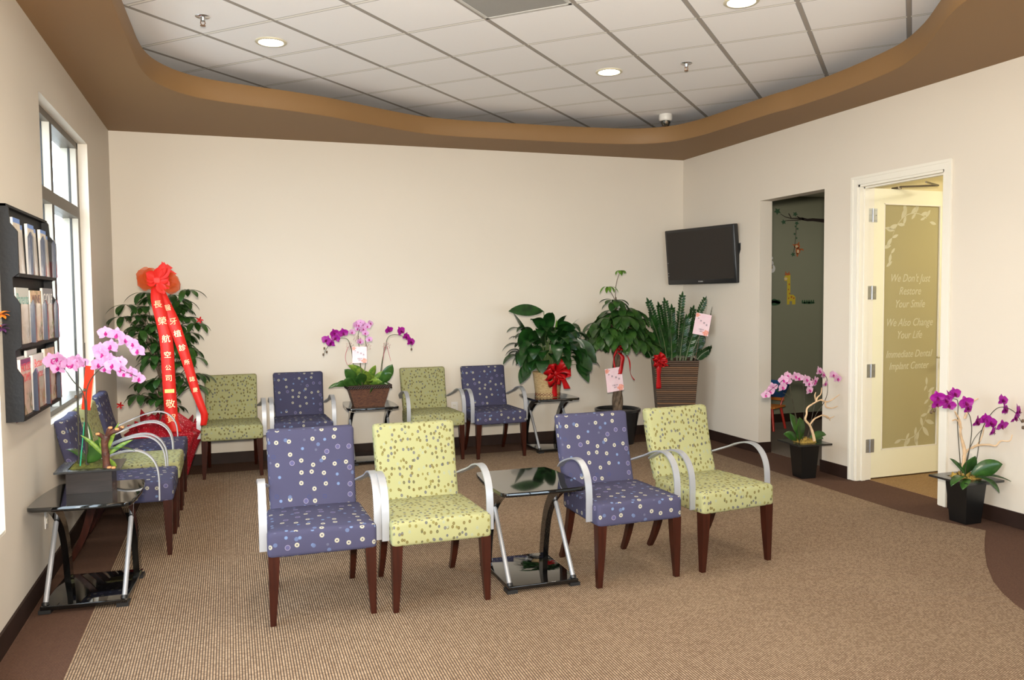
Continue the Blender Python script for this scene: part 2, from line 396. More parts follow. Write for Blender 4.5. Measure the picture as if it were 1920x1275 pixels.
# ------------------------------------------------------------------ camera
def cam():
    c=bpy.data.cameras.new('camera'); o=bpy.data.objects.new('camera',c); COL.objects.link(o); SC.camera=o
    c.sensor_width=36; c.lens=1540.22/1920*36; c.clip_start=.05
    yaw,pitch,roll=.3315,-.05168,-.00902
    f=V((math.sin(yaw)*math.cos(pitch),math.cos(yaw)*math.cos(pitch),math.sin(pitch)))
    r=V((math.cos(yaw),-math.sin(yaw),0)); u=r.cross(f)
    r2=r*math.cos(roll)+u*math.sin(roll); u2=-r*math.sin(roll)+u*math.cos(roll)
    M=Matrix((r2,u2,-f)).transposed().to_4x4(); M.translation=V((.9735,0,1.5345)); o.matrix_world=M
cam()

# ------------------------------------------------------------------ room shell
Y0=-3.2
def cells(b,axis,p0,p1,a0,a1,z0,z1,holes):
    # wall slab with rectangular holes: axis 'x' = wall runs along y between x p0..p1
    A=sorted({a0,a1,*[h[0] for h in holes],*[h[1] for h in holes]}); Z=sorted({z0,z1,*[h[2] for h in holes],*[h[3] for h in holes]})
    for i in range(len(A)-1):
        for j in range(len(Z)-1):
            ca,cz=(A[i]+A[i+1])/2,(Z[j]+Z[j+1])/2
            if any(h[0]<ca<h[1] and h[2]<cz<h[3] for h in holes): continue
            if axis=='x': b.box((p0,A[i],Z[j]),(p1,A[i+1],Z[j+1]))
            else: b.box((A[i],p0,Z[j]),(A[i+1],p1,Z[j+1]))
    return b
WIN=[(5.25,6.92,.82,2.71),(1.7,4.19,.50,2.71)]
struct(cells(MB(),'x',-.176,0,Y0,D+.15,-.1,3.5,WIN).build('wall_left',M_WALL,smooth=0))
struct(cells(MB(),'y',D,D+.15,-.3,W+.14,-.1,3.5,[]).build('wall_back',M_WALL,smooth=0))
OPEN=(5.833,6.739,-.1,2.44); DOOR=(4.575,5.43,-.1,2.42)
struct(cells(MB(),'x',W,W+.14,Y0,D+.15,-.1,3.5,[OPEN,DOOR]).build('wall_right',M_WALL,smooth=0))
FW=[(.35,2.9,.25,2.6),(3.05,5.5,.25,2.6)]
struct(cells(MB(),'y',Y0-.2,Y0,-.3,W+.14,-.1,3.5,FW).build('wall_front',M_WALL,smooth=0))
# ceiling: tiles above, tan soffit with a flowing opening below
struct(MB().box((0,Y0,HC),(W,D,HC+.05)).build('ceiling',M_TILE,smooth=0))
LO=[(0.452,4.647),(0.453,5.093),(0.458,5.489),(0.465,5.856),(0.492,6.128),(0.555,6.342),(0.68,6.548),(0.867,6.700),(1.188,6.818),(1.489,6.907),(1.812,7.034),(2.166,7.236),(2.55,7.434),(2.80,7.515),(3.132,7.547),(3.709,7.535),(4.315,7.509),(4.824,7.43),(5.12,7.22),(5.235,6.894),(5.268,6.509),(5.30,5.878),(5.339,5.651),(5.350,5.383),(5.350,5.135),(5.33,4.869),(5.299,4.623),(5.24,4.376),(5.08,4.052),(4.87,3.735),(4.70,3.482),(4.589,3.2),(4.48,2.6),(4.3,1.6),(3.7,.6),(2.4,.1),(1.2,.4),(.6,1.3),(.46,2.6),(.45,3.8)]
def closed(pts,k=4):
    n=len(pts);out=[]
    for i in range(n):
        p0,p1,p2,p3=[V(pts[(i+j)%n]) for j in (-1,0,1,2)]
        for j in range(k):
            t=j/k; out.append(.5*((2*p1)+(p2-p0)*t+(2*p0-5*p1+4*p2-p3)*t*t+(3*p1-p0-3*p2+p3)*t**3))
    return out
def soffit():
    b=MB(); C=closed([(x,y,0) for x,y in LO],4); n=len(C)
    outer=[V((0,Y0,0)),V((W,Y0,0)),V((W,D,0)),V((0,D,0))]
    tris=geometry.tessellate_polygon([outer,C]); vs=outer+C
    def off(d): # offset outwards
        r=[]
        for i in range(n):
            t=(C[(i+1)%n]-C[i-1]).normalized(); nn=V((t.y,-t.x,0)); r.append(C[i]-nn*d)
        return r
    cx=sum((p.x for p in C))/n; cy=sum((p.y for p in C))/n
    o1=off(.006); s=1 if (o1[0]-V((cx,cy,0))).length>(C[0]-V((cx,cy,0))).length else -1
    b.add([(v.x,v.y,HS) for v in vs],[tuple(t) for t in tris])
    rows=[(0,HS),(-.004*s,HS+.006),(-.004*s,HS+.148),(0,HS+.155),(.045*s,HS+.155),(.05*s,HS+.03)]
    R=[[(p.x,p.y,z) for p in (off(d) if d else C)] for d,z in rows]; k=[p for r in R for p in r]
    b.add(k,[(i*n+j,i*n+(j+1)%n,(i+1)*n+(j+1)%n,(i+1)*n+j) for i in range(len(rows)-1) for j in range(n)])
    me=b.build('ceiling_soffit',M_SOFFIT,smooth=50); struct(me)
    bm=bmesh.new(); bm.from_mesh(me.data); bmesh.ops.remove_doubles(bm,verts=bm.verts,dist=1e-5); bmesh.ops.recalc_face_normals(bm,faces=bm.faces); bm.to_mesh(me.data); bm.free()
    me.data.polygons.foreach_set('use_smooth',[True]*len(me.data.polygons)); me.data.set_sharp_from_angle(angle=math.radians(50))
soffit()
# floor: brown border carpet with the tan loop carpet laid into it
def floor():
    b=MB(); b.box((-.3,Y0-.2,-.06),(9.6,D+.15,-.004),0)
    tan=[(.30,Y0),(.30,7.70),(5.43,7.70),(5.43,4.55),(5.50,4.2),(5.575,3.97),(5.411,3.835),(5.224,3.673),(4.983,3.448),(4.79,3.241),(4.684,3.095),(4.6,2.95),(4.45,2.55),(4.35,2.0),(4.32,1.2),(4.4,Y0)]
    b.prism(tan,-.05,0,1)
    b.box((5.965,3.0,-.05),(9.6,5.72,0),2)
    b.box((5.965,5.72,-.05),(9.6,8.3,0),3)
    return struct(b.build('floor',[M_BORDER,M_CARPET,M_CARPET2,mat('grey_brown_carpet',(.10,.075,.055),.95,col2=(.13,.10,.075),nscale=300)],smooth=0))
floor()
def baseboard(name,segs):
    b=MB()
    for a,c in segs: b.box(a,c)
    return struct(b.build(name,M_BASE,smooth=0))
bh=.1
baseboard('baseboard_back',[((0,D-.012,-.004),(W,D,bh))])
baseboard('baseboard_left',[((0,Y0,-.004),(.012,D,bh))])
baseboard('baseboard_right',[((W-.012,6.739,-.004),(W,D,bh)),((W-.012,6.727,-.004),(W+.14,6.739,bh)),((W-.012,5.495,-.004),(W,5.833,bh)),((W-.012,5.833,-.004),(W+.14,5.845,bh)),((W-.012,Y0,-.004),(W,4.50,bh))])
# rooms beyond the openings
KY=8.29
struct(MB().box((W+.14,KY,-.1),(9.6,KY+.1,3.1)).build('wall_playroom_back',M_KID,smooth=0))
struct(MB().box((9.5,5.7,-.1),(9.6,KY,3.1)).box((W+.14,5.62,-.1),(9.5,5.72,3.1)).build('wall_playroom_side',M_KID,smooth=0))
struct(MB().box((W+.14,5.62,2.72),(9.6,KY,2.78)).build('ceiling_playroom',M_WHITE,smooth=0))
struct(MB().box((W+.14,KY-.012,0),(9.5,KY,bh)).build('baseboard_playroom',M_BASE,smooth=0))
struct(MB().box((8.2,3.0,-.1),(8.3,5.62,3.1)).box((W+.14,2.95,-.1),(8.3,3.0,3.1)).box((W+.14,5.60,-.1),(8.2,5.62,3.1)).build('wall_office',M_OFFICE,smooth=0))
struct(MB().box((W+.14,2.95,2.80),(8.3,5.62,2.86)).build('ceiling_office',M_OFFICE,smooth=0))
# ground outside
struct(MB().box((-14,-16,-.2),(-.3,22,-.12)).box((-.3,-16,-.2),(14,Y0-.2,-.12)).build('ground_outside',mat('pale_paving',(.45,.42,.38),.9,noise=.2,nscale=3),smooth=0))

struct(MB().box((-1.7,9.0,-.12),(-.82,9.6,3.6)).build('exterior_pier',mat('tan_pier_stucco',(.24,.20,.15),.9),smooth=0))
# ------------------------------------------------------------------ windows
def window(name,y0,y1,z0,z1,mull,trans,xf=-.065,dp=.110):
    root=struct(empty(name,(xf,(y0+y1)/2,z0))); O=root.location
    def L(a,b_): return (tuple(V(a)-O),tuple(V(b_)-O))
    fr=MB(); w=.045
    for a,c in [((xf-dp,y0,z0),(xf,y0+w,z1)),((xf-dp,y1-w,z0),(xf,y1,z1)),((xf-dp,y0,z0),(xf,y1,z0+w)),((xf-dp,y0,z1-w),(xf,y1,z1))]: fr.box(*L(a,c))
    fr.build('window_frame',M_BRONZE,root,smooth=0)
    sd=MB()
    for ya in (y0+w,y1-w-.012): sd.box(*L((xf-dp+.004,ya,z0+w),(xf-.004,ya+.012,z1-w)))
    sd.build('frame_lining',M_FRAMEL,root,smooth=0)
    gk=MB()
    for ya in [y0+w+.010,y1-w-.014]+[m_-.032 for m_ in mull]+[m_+.028 for m_ in mull]: gk.box(*L((xf-.060,ya,z0+w),(xf-.044,ya+.005,z1-w)))
    for m_ in mull: gk.box(*L((xf-.001,m_-.030,z0+w),(xf+.001,m_+.030,z1-w)))
    gk.build('gasket',M_BLACK,root,smooth=0)
    for ym in mull:
        MB().box(*L((xf-dp,ym-.03,z0+w),(xf,ym+.03,z1-w))).build('mullion',M_FRAMEL,root,smooth=0)
    MB().box(*L((xf-dp,y0+w,trans-.04),(xf+.004,y1-w,trans+.04))).build('transom',M_BRONZE,root,smooth=0)
    MB().box(*L((xf-.053,y0+w,z0+w),(xf-.047,y1-w,z1-w))).build('window_pane',M_GLASS,root,smooth=0)
    MB().box(*L((xf,y0,z0-.0),(-.001,y1,z0+.012))).build('window_sill',M_WHITE,root,smooth=0)
    return root
window('window_1',5.25,6.92,.82,2.71,[5.92],2.19)
window('window_2',1.7,4.19,.50,2.71,[2.95],2.19)
def window_front(name,x0,x1,z0,z1):
    root=struct(empty(name,((x0+x1)/2,Y0-.1,z0))); O=root.location; w=.05
    fr=MB()
    for a,c in [((x0,Y0-.15,z0),(x0+w,Y0-.05,z1)),((x1-w,Y0-.15,z0),(x1,Y0-.05,z1)),((x0,Y0-.15,z0),(x1,Y0-.05,z0+w)),((x0,Y0-.15,z1-w),(x1,Y0-.05,z1)),(((x0+x1)/2-.03,Y0-.15,z0),((x0+x1)/2+.03,Y0-.05,z1))]:
        fr.box(tuple(V(a)-O),tuple(V(c)-O))
    fr.build('window_frame',M_BRONZE,root,smooth=0)
    MB().box(tuple(V((x0+w,Y0-.105,z0+w))-O),tuple(V((x1-w,Y0-.099,z1-w))-O)).build('window_pane',M_GLASS,root,smooth=0)
window_front('window_3',*FW[0]); window_front('window_4',*FW[1])

# ------------------------------------------------------------------ door with casing
def casing():
    b=MB(); x=W-.014; y0,y1,zt=4.575,5.43,2.42
    b.box((x,y0-.062,0),(W,y0,zt+.062)).box((x,y1,0),(W,y1+.062,zt+.062)).box((x,y0,zt),(W,y1,zt+.062))
    b.box((x-.006,y0-.066,0),(x,y0-.045,zt+.045)).box((x-.006,y1+.045,0),(x,y1+.066,zt+.045)).box((x-.006,y0-.066,zt+.045),(x,y1+.066,zt+.066))
    # jamb lining and stop
    b.box((W-.002,y0,0),(W+.145,y0+.018,zt)).box((W-.002,y1-.018,0),(W+.145,y1,zt)).box((W-.002,y0,zt-.018),(W+.145,y1,zt))
    b.box((W+.04,y0+.018,0),(W+.08,y0+.03,zt-.018)).box((W+.04,y1-.03,0),(W+.08,y1-.018,zt-.018)).box((W+.04,y0+.018,zt-.03),(W+.08,y1-.018,zt-.018))
    struct(b.build('trim_1',M_WHITE,smooth=0))
casing()
def door():
    # leaf swung into the office about 90 degrees: local x along the leaf, y thickness, z up
    wd,ht,th=.83,2.385,.044
    root=struct(empty('door_1',(W+.135,5.415,.012),.02))
    sw,tr,brl=.118,.118,.225
    b=MB(); b.box((0,0,0),(sw,th,ht)).box((wd-sw+.02,0,0),(wd,th,ht)).box((sw,0,0),(wd-sw+.02,th,brl)).box((sw,0,ht-tr),(wd-sw+.02,th,ht))
    b.build('door_frame',mat('cream_door_paint',(.76,.74,.58),.35),root,smooth=0)
    x0,x1,z0,z1=sw,wd-sw+.02,brl,ht-tr
    g=MB().box((x0,.014,z0),(x1,.024,z1)).build('frosted_pane',M_FROST,root,smooth=0)
    bead=MB(); e=.010
    for a,c in [((x0,-.001,z0),(x0+e,.012,z1)),((x1-e,-.001,z0),(x1,.012,z1)),((x0,-.001,z0),(x1,.012,z0+e)),((x0,-.001,z1-e),(x1,.012,z1))]: bead.box(a,c)
    bead.build('glazing_bead',M_WHITE,root,smooth=0)
    t=MB(); cx=(x0+x1)/2-.01; O=V((0,.0135,0))
    for s,z,sz in [("We Don't Just",1.655,.100),("Restore",1.548,.100),("Your Smile",1.440,.100),("We Also Change",1.285,.100),("Your Life",1.180,.100),("Immediate Dental",1.022,.094),("Implant Center",.922,.094)]:
        vs,fs=text_geo(s,sz*.92,.35,.0006); M=Matrix.Translation(V((cx,.0130,z-.03)))@Matrix.Rotation(PI/2,4,'X')@Matrix.Diagonal((.80,1,1,1)); t.add(vs,fs,None,0,M)
    t.build('etched_lettering',M_ETCH,g,smooth=0)
    # leaf sprays: upper left, lower right
    sp=MB()
    def lf(x,z,ang,L,w):
        d=V((math.cos(ang),0,math.sin(ang))); s=V((-d.z,0,d.x)); pts=[]
        for i in range(9):
            u=i/8; pts.append(V((x,.0130,z))+d*L*u+s*w*.5*math.sin(PI*u)**.9)
        for i in range(7,0,-1):
            u=i/8; pts.append(V((x,.0130,z))+d*L*u-s*w*.5*math.sin(PI*u)**.9)
        sp.add(pts,[tuple(range(len(pts)))])
    cx_,cz_,Rr=x0+.34,z1-.37,.24
    for k in range(13):
        a=math.radians(50+k*12.5); x=cx_+Rr*math.cos(a)*1.05; z=cz_+Rr*math.sin(a)*1.25; sc=1-.055*abs(k-6)
        lf(x,z,a+(.5 if k%2 else -.4)+PI*.5*(1 if k>6 else -1)*.45,.115*sc,.040*sc)
        if k%2: lf(x,z,a+PI+(.7 if k>6 else -.7),.085*sc,.030*sc)
    cx_,cz_=x1-.34,z0+.38
    for k in range(12):
        a=math.radians(-100+k*11.5); x=cx_+Rr*math.cos(a)*1.05; z=cz_+Rr*math.sin(a)*1.3; sc=1-.06*abs(k-5)
        lf(x,z,a+(.5 if k%2 else -.4)+PI*.5*(1 if k>5 else -1)*.4,.115*sc,.040*sc)
        if k%2: lf(x,z,a+PI+(.6 if k>5 else -.6),.085*sc,.030*sc)
    for (c1,c2,a0,a1,q) in ((x0+.34,z1-.37,60,195,1.25),(x1-.34,z0+.38,-100,30,1.3)):
        pts=[V((c1+Rr*1.05*math.cos(math.radians(a0+(a1-a0)*i/14)),.0130,c2+Rr*q*math.sin(math.radians(a0+(a1-a0)*i/14)))) for i in range(15)]
        sp.ribbon(pts,[(0,0,.0035)]*15)
    sp.build('etched_leaves',M_ETCH,g,smooth=0)
    for z in (2.165,1.535,.893,.27):
        h=MB(); h.box((-.046,-.004,z-.055),(-.006,.0,z+.055)).box((.002,-.004,z-.055),(.042,.0,z+.055)).lathe([(.006,-.056),(.006,.056)],10,(-.002,-.006,z)).box((-.046,-.001,z-.055),(-.008,.012,z+.055))
        for sx in (-.034,-.018,.014,.030):
            for sz in (-.04,0,.04): h.lathe([(0,.0),(.004,.0),(.004,.001)],8,(0,0,0),0,Matrix.Translation((sx,-.0045,z+sz))@Matrix.Rotation(PI/2,4,'X'))
        h.build('hinge',mat('steel_hinge',(.42,.44,.48),.35,metal=.8),root)
    hd=MB(); hd.tube([(wd-.05,-.002,.985),(wd-.05,-.045,.985),(wd-.17,-.05,.985)],.009,8).lathe([(0,0),(.026,0),(.026,.008),(0,.008)],16,(0,0,0),0,Matrix.Translation((wd-.05,-.001,.985))@Matrix.Rotation(PI/2,4,'X'))
    hd.tube([(wd-.05,th+.002,.985),(wd-.05,th+.045,.985),(wd-.17,th+.05,.985)],.009,8)
    hd.build('door_handle',M_CHROME,root)
    cl=MB(); cl.box((.10,th,ht-.075),(.36,th+.06,ht-.02)); cl.tube([(.26,-.02,ht+.018),(.52,-.16,ht+.022)],.008,8).tube([(.52,-.16,ht+.022),(.20,-.34,ht+.012)],.008,8).box((.24,-.02,ht-.0),(.28,.05,ht+.02))
    cl.build('door_closer',mat('bronze_closer_arm',(.20,.17,.13),.4,metal=.6),root)
door()

# ------------------------------------------------------------------ ceiling fittings
def downlight(x,y,label,grp='recessed downlights in the tiles'):
    r=empty('ceiling_light',(x,y,HC)); tag(r,label,'ceiling light',grp)
    MB().lathe([(.082,-.0),(.105,0),(.107,-.006),(.100,-.011),(.086,-.010),(.080,.0)],40).build('trim_ring',mat('white_gold_trim',(.62,.58,.45),.4),r)
    MB().lathe([(0,-.006),(.045,-.006),(.081,-.003)],32).build('lens',M_LENS,r)
    sp=bpy.data.lights.new('downlight_lamp','SPOT'); sp.energy=E_DOWN; sp.color=(1,.90,.74); sp.spot_size=math.radians(130); sp.spot_blend=.7; sp.shadow_soft_size=.07
    o=bpy.data.objects.new('downlight_lamp',sp); COL.objects.link(o); o.location=(x,y,HC-.02)
    return r
E_DOWN=55
M_LENS=emit('lamp_lens',(1,.97,.88),14)
for x,y,l in [(1.297,6.013,'round lit downlight nearest the left end of the tiled ceiling'),(3.876,6.006,'round lit downlight above the two middle rows of chairs, nearest the back wall'),(3.964,4.352,'round lit downlight cut by the top edge of the picture')]: downlight(x,y,l)
for x,y in [(1.30,4.35),(1.30,2.6),(3.9,2.6),(2.6,1.2)]: downlight(x,y,'unseen round downlight added for its light, in the tiles nearer the entrance','unseen downlights added nearer the entrance')  # out-of-view downlights added for the light they give the room
def sprinkler(x,y,label):
    r=empty('fire_sprinkler',(x,y,HC)); tag(r,label,'sprinkler','fire sprinklers in the ceiling')
    MB().lathe([(.04,0),(.046,-.004),(.040,-.008),(.018,-.010),(.014,-.03),(.010,-.03)],24).build('escutcheon',M_CHROME,r)
    b=MB(); b.tube([(.010,0,-.028),(.014,0,-.045),(.004,0,-.058)],.003,6).tube([(-.010,0,-.028),(-.014,0,-.045),(-.004,0,-.058)],.003,6).lathe([(0,-.058),(.016,-.058),(.017,-.061),(0,-.061)],16)
    b.build('deflector',mat('aged_brass',(.30,.18,.11),.4,metal=.7),r)
sprinkler(.865,5.606,'small chrome fire sprinkler left of the left downlight'); sprinkler(4.341,5.614,'small fire sprinkler right of the back downlight')
def domecam():
    r=empty('security_camera',(5.09,7.25,HC)); tag(r,'white dome security camera on the ceiling above the tan ledge, near the right corner','camera')
    MB().lathe([(0,0),(.064,0),(.066,-.02),(.066,-.05),(.058,-.062),(.045,-.064)],32).build('housing',mat('white_plastic',(.66,.64,.60),.4),r)
    MB().lathe([(.045,-.062),(.044,-.08),(.034,-.10),(.018,-.110),(0,-.112)],28).build('dome',mat('smoked_dome',(.03,.03,.025),.06,coat=1),r)
    MB().lathe([(0,0),(.016,0),(.016,.012),(0,.014)],16,(0,0,0),0,Matrix.Translation((-.018,-.036,-.078))@Matrix.Rotation(PI/2+.5,4,'X')).build('camera_lens',M_CHROME,r)
domecam()
def vent():
    # one 2x2 tile of the grid filled by a perforated return grille
    g=.6096; u0,v0=(9-.06)*g,(2-.05)*g
    def xy(u,v): return ((u-v)/2**.5,(u+v)/2**.5)
    u0,v0=(8-.06)*g,(2-.05)*g
    cx,cy=xy(u0+g/2,v0+g/2)
    r=empty('ceiling_vent',(cx,cy,HC),PI/4); tag(r,'grey perforated air return grille filling one ceiling tile at the top edge','vent')
    h=g/2-.012; b=MB()
    for a,c in [((-h,-h,-.008),(h,-h+.02,.0)),((-h,h-.02,-.008),(h,h,.0)),((-h,-h,-.008),(-h+.02,h,.0)),((h-.02,-h,-.008),(h,h,.0))]: b.box(a,c)
    b.build('grille_frame',mat('grey_grille_frame',(.55,.55,.54),.5),r,smooth=0)
    m,nt,bb,o=new_mat('perforated_grille'); N=NB(nt)
    vo=N.n('TexVoronoi'); vo.inputs['Scale'].default_value=170; vo.inputs['Randomness'].default_value=0; N.put(vo.inputs['Vector'],N.obj())
    N.put(bb.inputs['Base Color'],N.mix(N.m('LESS_THAN',vo.outputs['Distance'],.28),c4((.34,.34,.33)),c4((.06,.06,.06))))
    MB().box((-h+.02,-h+.02,-.005),(h-.02,h-.02,-.001)).build('perforated_sheet',m,r,smooth=0)
vent()
def outlet(loc,rz,label):
    r=empty('wall_outlet',loc,rz); tag(r,label,'outlet','white wall outlets')
    MB().rbox((0,-.003,0),(.036,.003,.058),.0025).build('cover_plate',mat('white_cover',(.72,.70,.68),.4),r)
    for z in (.02,-.02):
        s=MB().rbox((0,-.007,z),(.017,.0015,.014),.001).build('socket',M_WHITE,r)
        MB().box((-.008,-.0090,z-.004),(-.006,-.0084,z+.005)).box((.006,-.0090,z-.004),(.008,-.0084,z+.005)).build('slot',M_BLACK,s,smooth=0)
outlet((3.145,D,.41),0,'white double wall outlet between the back green chair and the dark blue chair')
outlet((.28,D,.42),0,'white wall outlet low in the back left corner behind the money tree')
outlet((0,5.02,.36),PI/2,'white wall outlet under the window beside the left table')
# ------------------------------------------------------------------ armchairs
def make_chair(fab):
    r=empty('armchair')
    def seatwarp(p):
        t=(p.y+.235)/.47; k=1-.055*t       # narrows to the back
        z=p.z+(.012*(1-(p.x/.25)**2)*(1-((p.y)/.26)**2) if p.z>0 else 0)
        return (p.x*k,p.y,z)
    MB().rbox((0,-.065,.388),(.256,.240,.062),.022,(8,8,2),seatwarp).build('seat',fab,r,smooth=60)
    def backwarp(p):
        h=(p.z+.215)/.43; y=p.y+.035+.115*h+.012*math.sin(h*PI)-.012*(1-(p.x/.23)**2)
        return (p.x*(.975+.03*h),y,p.z)
    MB().rbox((0,.150,.630),(.229,.034,.215),.022,(8,2,8),backwarp).build('backrest',fab,r,smooth=60)
    for s in (-1,1):
        b=MB(); b.sweep([(s*.226,-.272,.335),(s*.229,-.273,.2),(s*.236,-.275,0)],[.026,.022,.0135],[.026,.022,.0135],(1,0,0)); b.build('leg',M_MAHO,r,smooth=30)
        pts=smoothpath([(s*.200,.125,.40),(s*.202,.150,.30),(s*.203,.185,.18),(s*.204,.228,.08),(s*.205,.275,0)],4); n=len(pts)
        b=MB(); b.sweep(pts,[.021-.008*i/(n-1) for i in range(n)],[.024-.010*i/(n-1) for i in range(n)],(1,0,0)); b.build('leg',M_MAHO,r,smooth=30)
        x=s*.2705
        P=smoothpath([(s*.236,.218,.555),(s*.250,.17,.575),(x,.10,.603),(x,.02,.634),(x,-.06,.653),(x,-.13,.648),(x,-.185,.612),(x,-.218,.555),(x,-.230,.48),(x,-.230,.345)],5)
        b=MB(); b.sweep(P,.0185,.0042,(1,0,0)); b.build('armrest',M_ALU,r,smooth=35)
        MB().sweep([(s*.200,.165,.36),(s*.202,.200,.47),(s*.206,.245,.62)],.010,.016,(1,0,0)).build('back_post',M_MAHO,r,smooth=30)
    return r
chB=make_chair(M_BLUE); chG=make_chair(M_GREEN)
CH=[('B',1.372,4.233,-.4,'blue fabric armchair nearest the viewer, left end of the front row of four','front row armchairs'),
('G',1.940,4.205,1.2,'light green dotted armchair in the front row, left of the black side table','front row armchairs'),
('B',3.013,4.170,1.8,'blue fabric armchair in the front row, right of the black side table','front row armchairs'),
('G',3.630,4.210,6.5,'light green dotted armchair at the right end of the front row','front row armchairs'),
('G',.975,7.73,0,'green dotted armchair against the back wall beside the red banner','armchairs along the back wall'),
('B',1.580,7.735,0,'dark blue armchair against the back wall, left of the orchid basket table','armchairs along the back wall'),
('G',2.800,7.76,2,'green dotted armchair against the back wall, right of the orchid basket table','armchairs along the back wall'),
('B',3.410,7.71,1,'dark blue armchair against the back wall, left of the peace lily table','armchairs along the back wall'),
('B',.325,5.55,90,'blue armchair under the left window, nearest the orchid table','armchairs under the window'),
('G',.330,6.19,90,'green dotted armchair under the left window between two blue ones','armchairs under the window'),
('B',.330,6.80,90,'blue armchair under the left window, farthest and beside the red wrapped tree','armchairs under the window')]
used=set()
for k,x,y,a,l,g in CH:
    src=chB if k=='B' else chG
    o=src if k not in used else dup(src); used.add(k)
    o.location=(x,y,0); o.rotation_euler=(0,0,math.radians(a)); tag(o,l,'armchair',g)

# ------------------------------------------------------------------ side tables
def make_table():
    r=empty('side_table')
    pts=[]
    def q(x0,y0,x1,y1,cx,cy,n=8):
        for i in range(n):
            t=i/n; pts.append(((1-t)**2*x0+2*t*(1-t)*cx+t*t*x1,(1-t)**2*y0+2*t*(1-t)*cy+t*t*y1))
    # gently bowed front, bulging sides, straight back
    q(-.225,-.27,.225,-.27,0,-.292); q(.225,-.27,.262,-.235,.262,-.27,5); q(.262,-.235,.238,.262,.285,.06,10); q(.238,.262,.212,.28,.235,.28,4)
    q(.212,.28,-.212,.28,0,.285,4); q(-.212,.28,-.238,.262,-.235,.28,4); q(-.238,.262,-.262,-.235,-.285,.06,10); q(-.262,-.235,-.225,-.27,-.262,-.27,5)
    pts=[(x*.905,y) for x,y in pts]; n=len(pts); b=MB(); vs=[];fs=[]
    rows=[(.985,.512),(1,.517),(1,.530),(.99,.535)]
    for s,z in rows: vs+=[(x*s,y*s,z) for x,y in pts]
    fs=[(i*n+j,i*n+(j+1)%n,(i+1)*n+(j+1)%n,(i+1)*n+j) for i in range(3) for j in range(n)]+[tuple(reversed(range(n))),tuple(range(3*n,4*n))]
    b.add(vs,fs); b.build('tabletop',M_LACQ,r,smooth=30)
    MB().rbox((0,0,.026),(.196,.245,.011),.004,(1,1,1)).build('base',M_LACQ,r)
    for s in (-1,1):
        P=smoothpath([(s*.172,-.185,.505),(s*.172,-.09,.495),(s*.172,.03,.43),(s*.172,.125,.32),(s*.172,.175,.19),(s*.172,.205,.035)],5)
        MB().sweep(P,.016,[.012+.018*min(1,i/8) for i in range(len(P))],(1,0,0)).build('curved_leg',M_LACQ,r,smooth=40)
        MB().tube([(s*.180,-.212,.036),(s*.180,.030,.385)],.0125,14).tube([(s*.180,.030,.385),(s*.180,.115,.512)],.009,12).build('rod',M_ALU,r)
        MB().tube([(s*.180,-.218,.028),(s*.180,-.209,.044)],.017,14).build('rod_collar',M_BLACKPL,r)
        for y in (-.215,.215):
            MB().box((s*.176-.028,y-.034,0),(s*.176+.028,y+.034,.018)).build('foot',M_BLACK,r,smooth=0)
    return r
T0=make_table()
for i,(x,y,a,l) in enumerate([(2.503,4.205,0,'black lacquer side table with silver rods between the front row chairs'),(.272,4.735,-4,'black lacquer side table by the left wall holding the black box of pink orchids'),
    (2.215,7.80,0,'black lacquer side table by the back wall holding the dark basket of orchids'),(4.015,7.73,1,'black lacquer side table by the back wall holding the peace lily basket')]):
    o=T0 if i==0 else dup(T0); o.location=(x,y,0); o.rotation_euler=(0,0,math.radians(a)); tag(o,l,'side table','black side tables')

# ------------------------------------------------------------------ television
def tv():
    r=empty('television',(5.675,7.56,1.955)); tag(r,'black flat screen television tilted down on a wall mount in the right corner','television')
    r.rotation_euler=(math.radians(5),0,math.radians(-78))
    w,h=.51,.297
    MB().rbox((0,.02,0),(w,.032,h),.012).build('housing',M_BLACKPL,r)
    MB().box((-w+.03,-.0135,-h+.05),(w-.03,-.0125,h-.03)).build('screen',mat('dark_screen',(.016,.012,.010),.3,spec=.35),r,smooth=0)
    vs,fs=text_geo('TOSHIBA',.018,0,.0004); MB().add(vs,fs,None,0,Matrix.Translation((0,-.0128,-h+.022))@Matrix.Rotation(PI/2,4,'X')).build('maker_lettering',mat('silver_print',(.5,.5,.5),.4),r,smooth=0)
    b=MB()
    for z in (-.06,-.17,-.20): b.box((-w+.022,-.0136,z-.003),(-w+.028,-.0122,z+.003))
    b.build('indicator_mark',mat('white_print',(.7,.7,.7),.4),r,smooth=0)
    MB().box((w-.10,.045,-.12),(w+.02,.075,.10)).build('side_port_box',M_BLACK,r,smooth=0)
    m=MB(); m.box((-.10,.05,-.10),(.10,.062,.10)).tube([(0,.06,0),(-.03,.085,0),(-.02,.11,.0)],.02,10)
    m.build('mount_arm',M_BLACK,r)
tv()

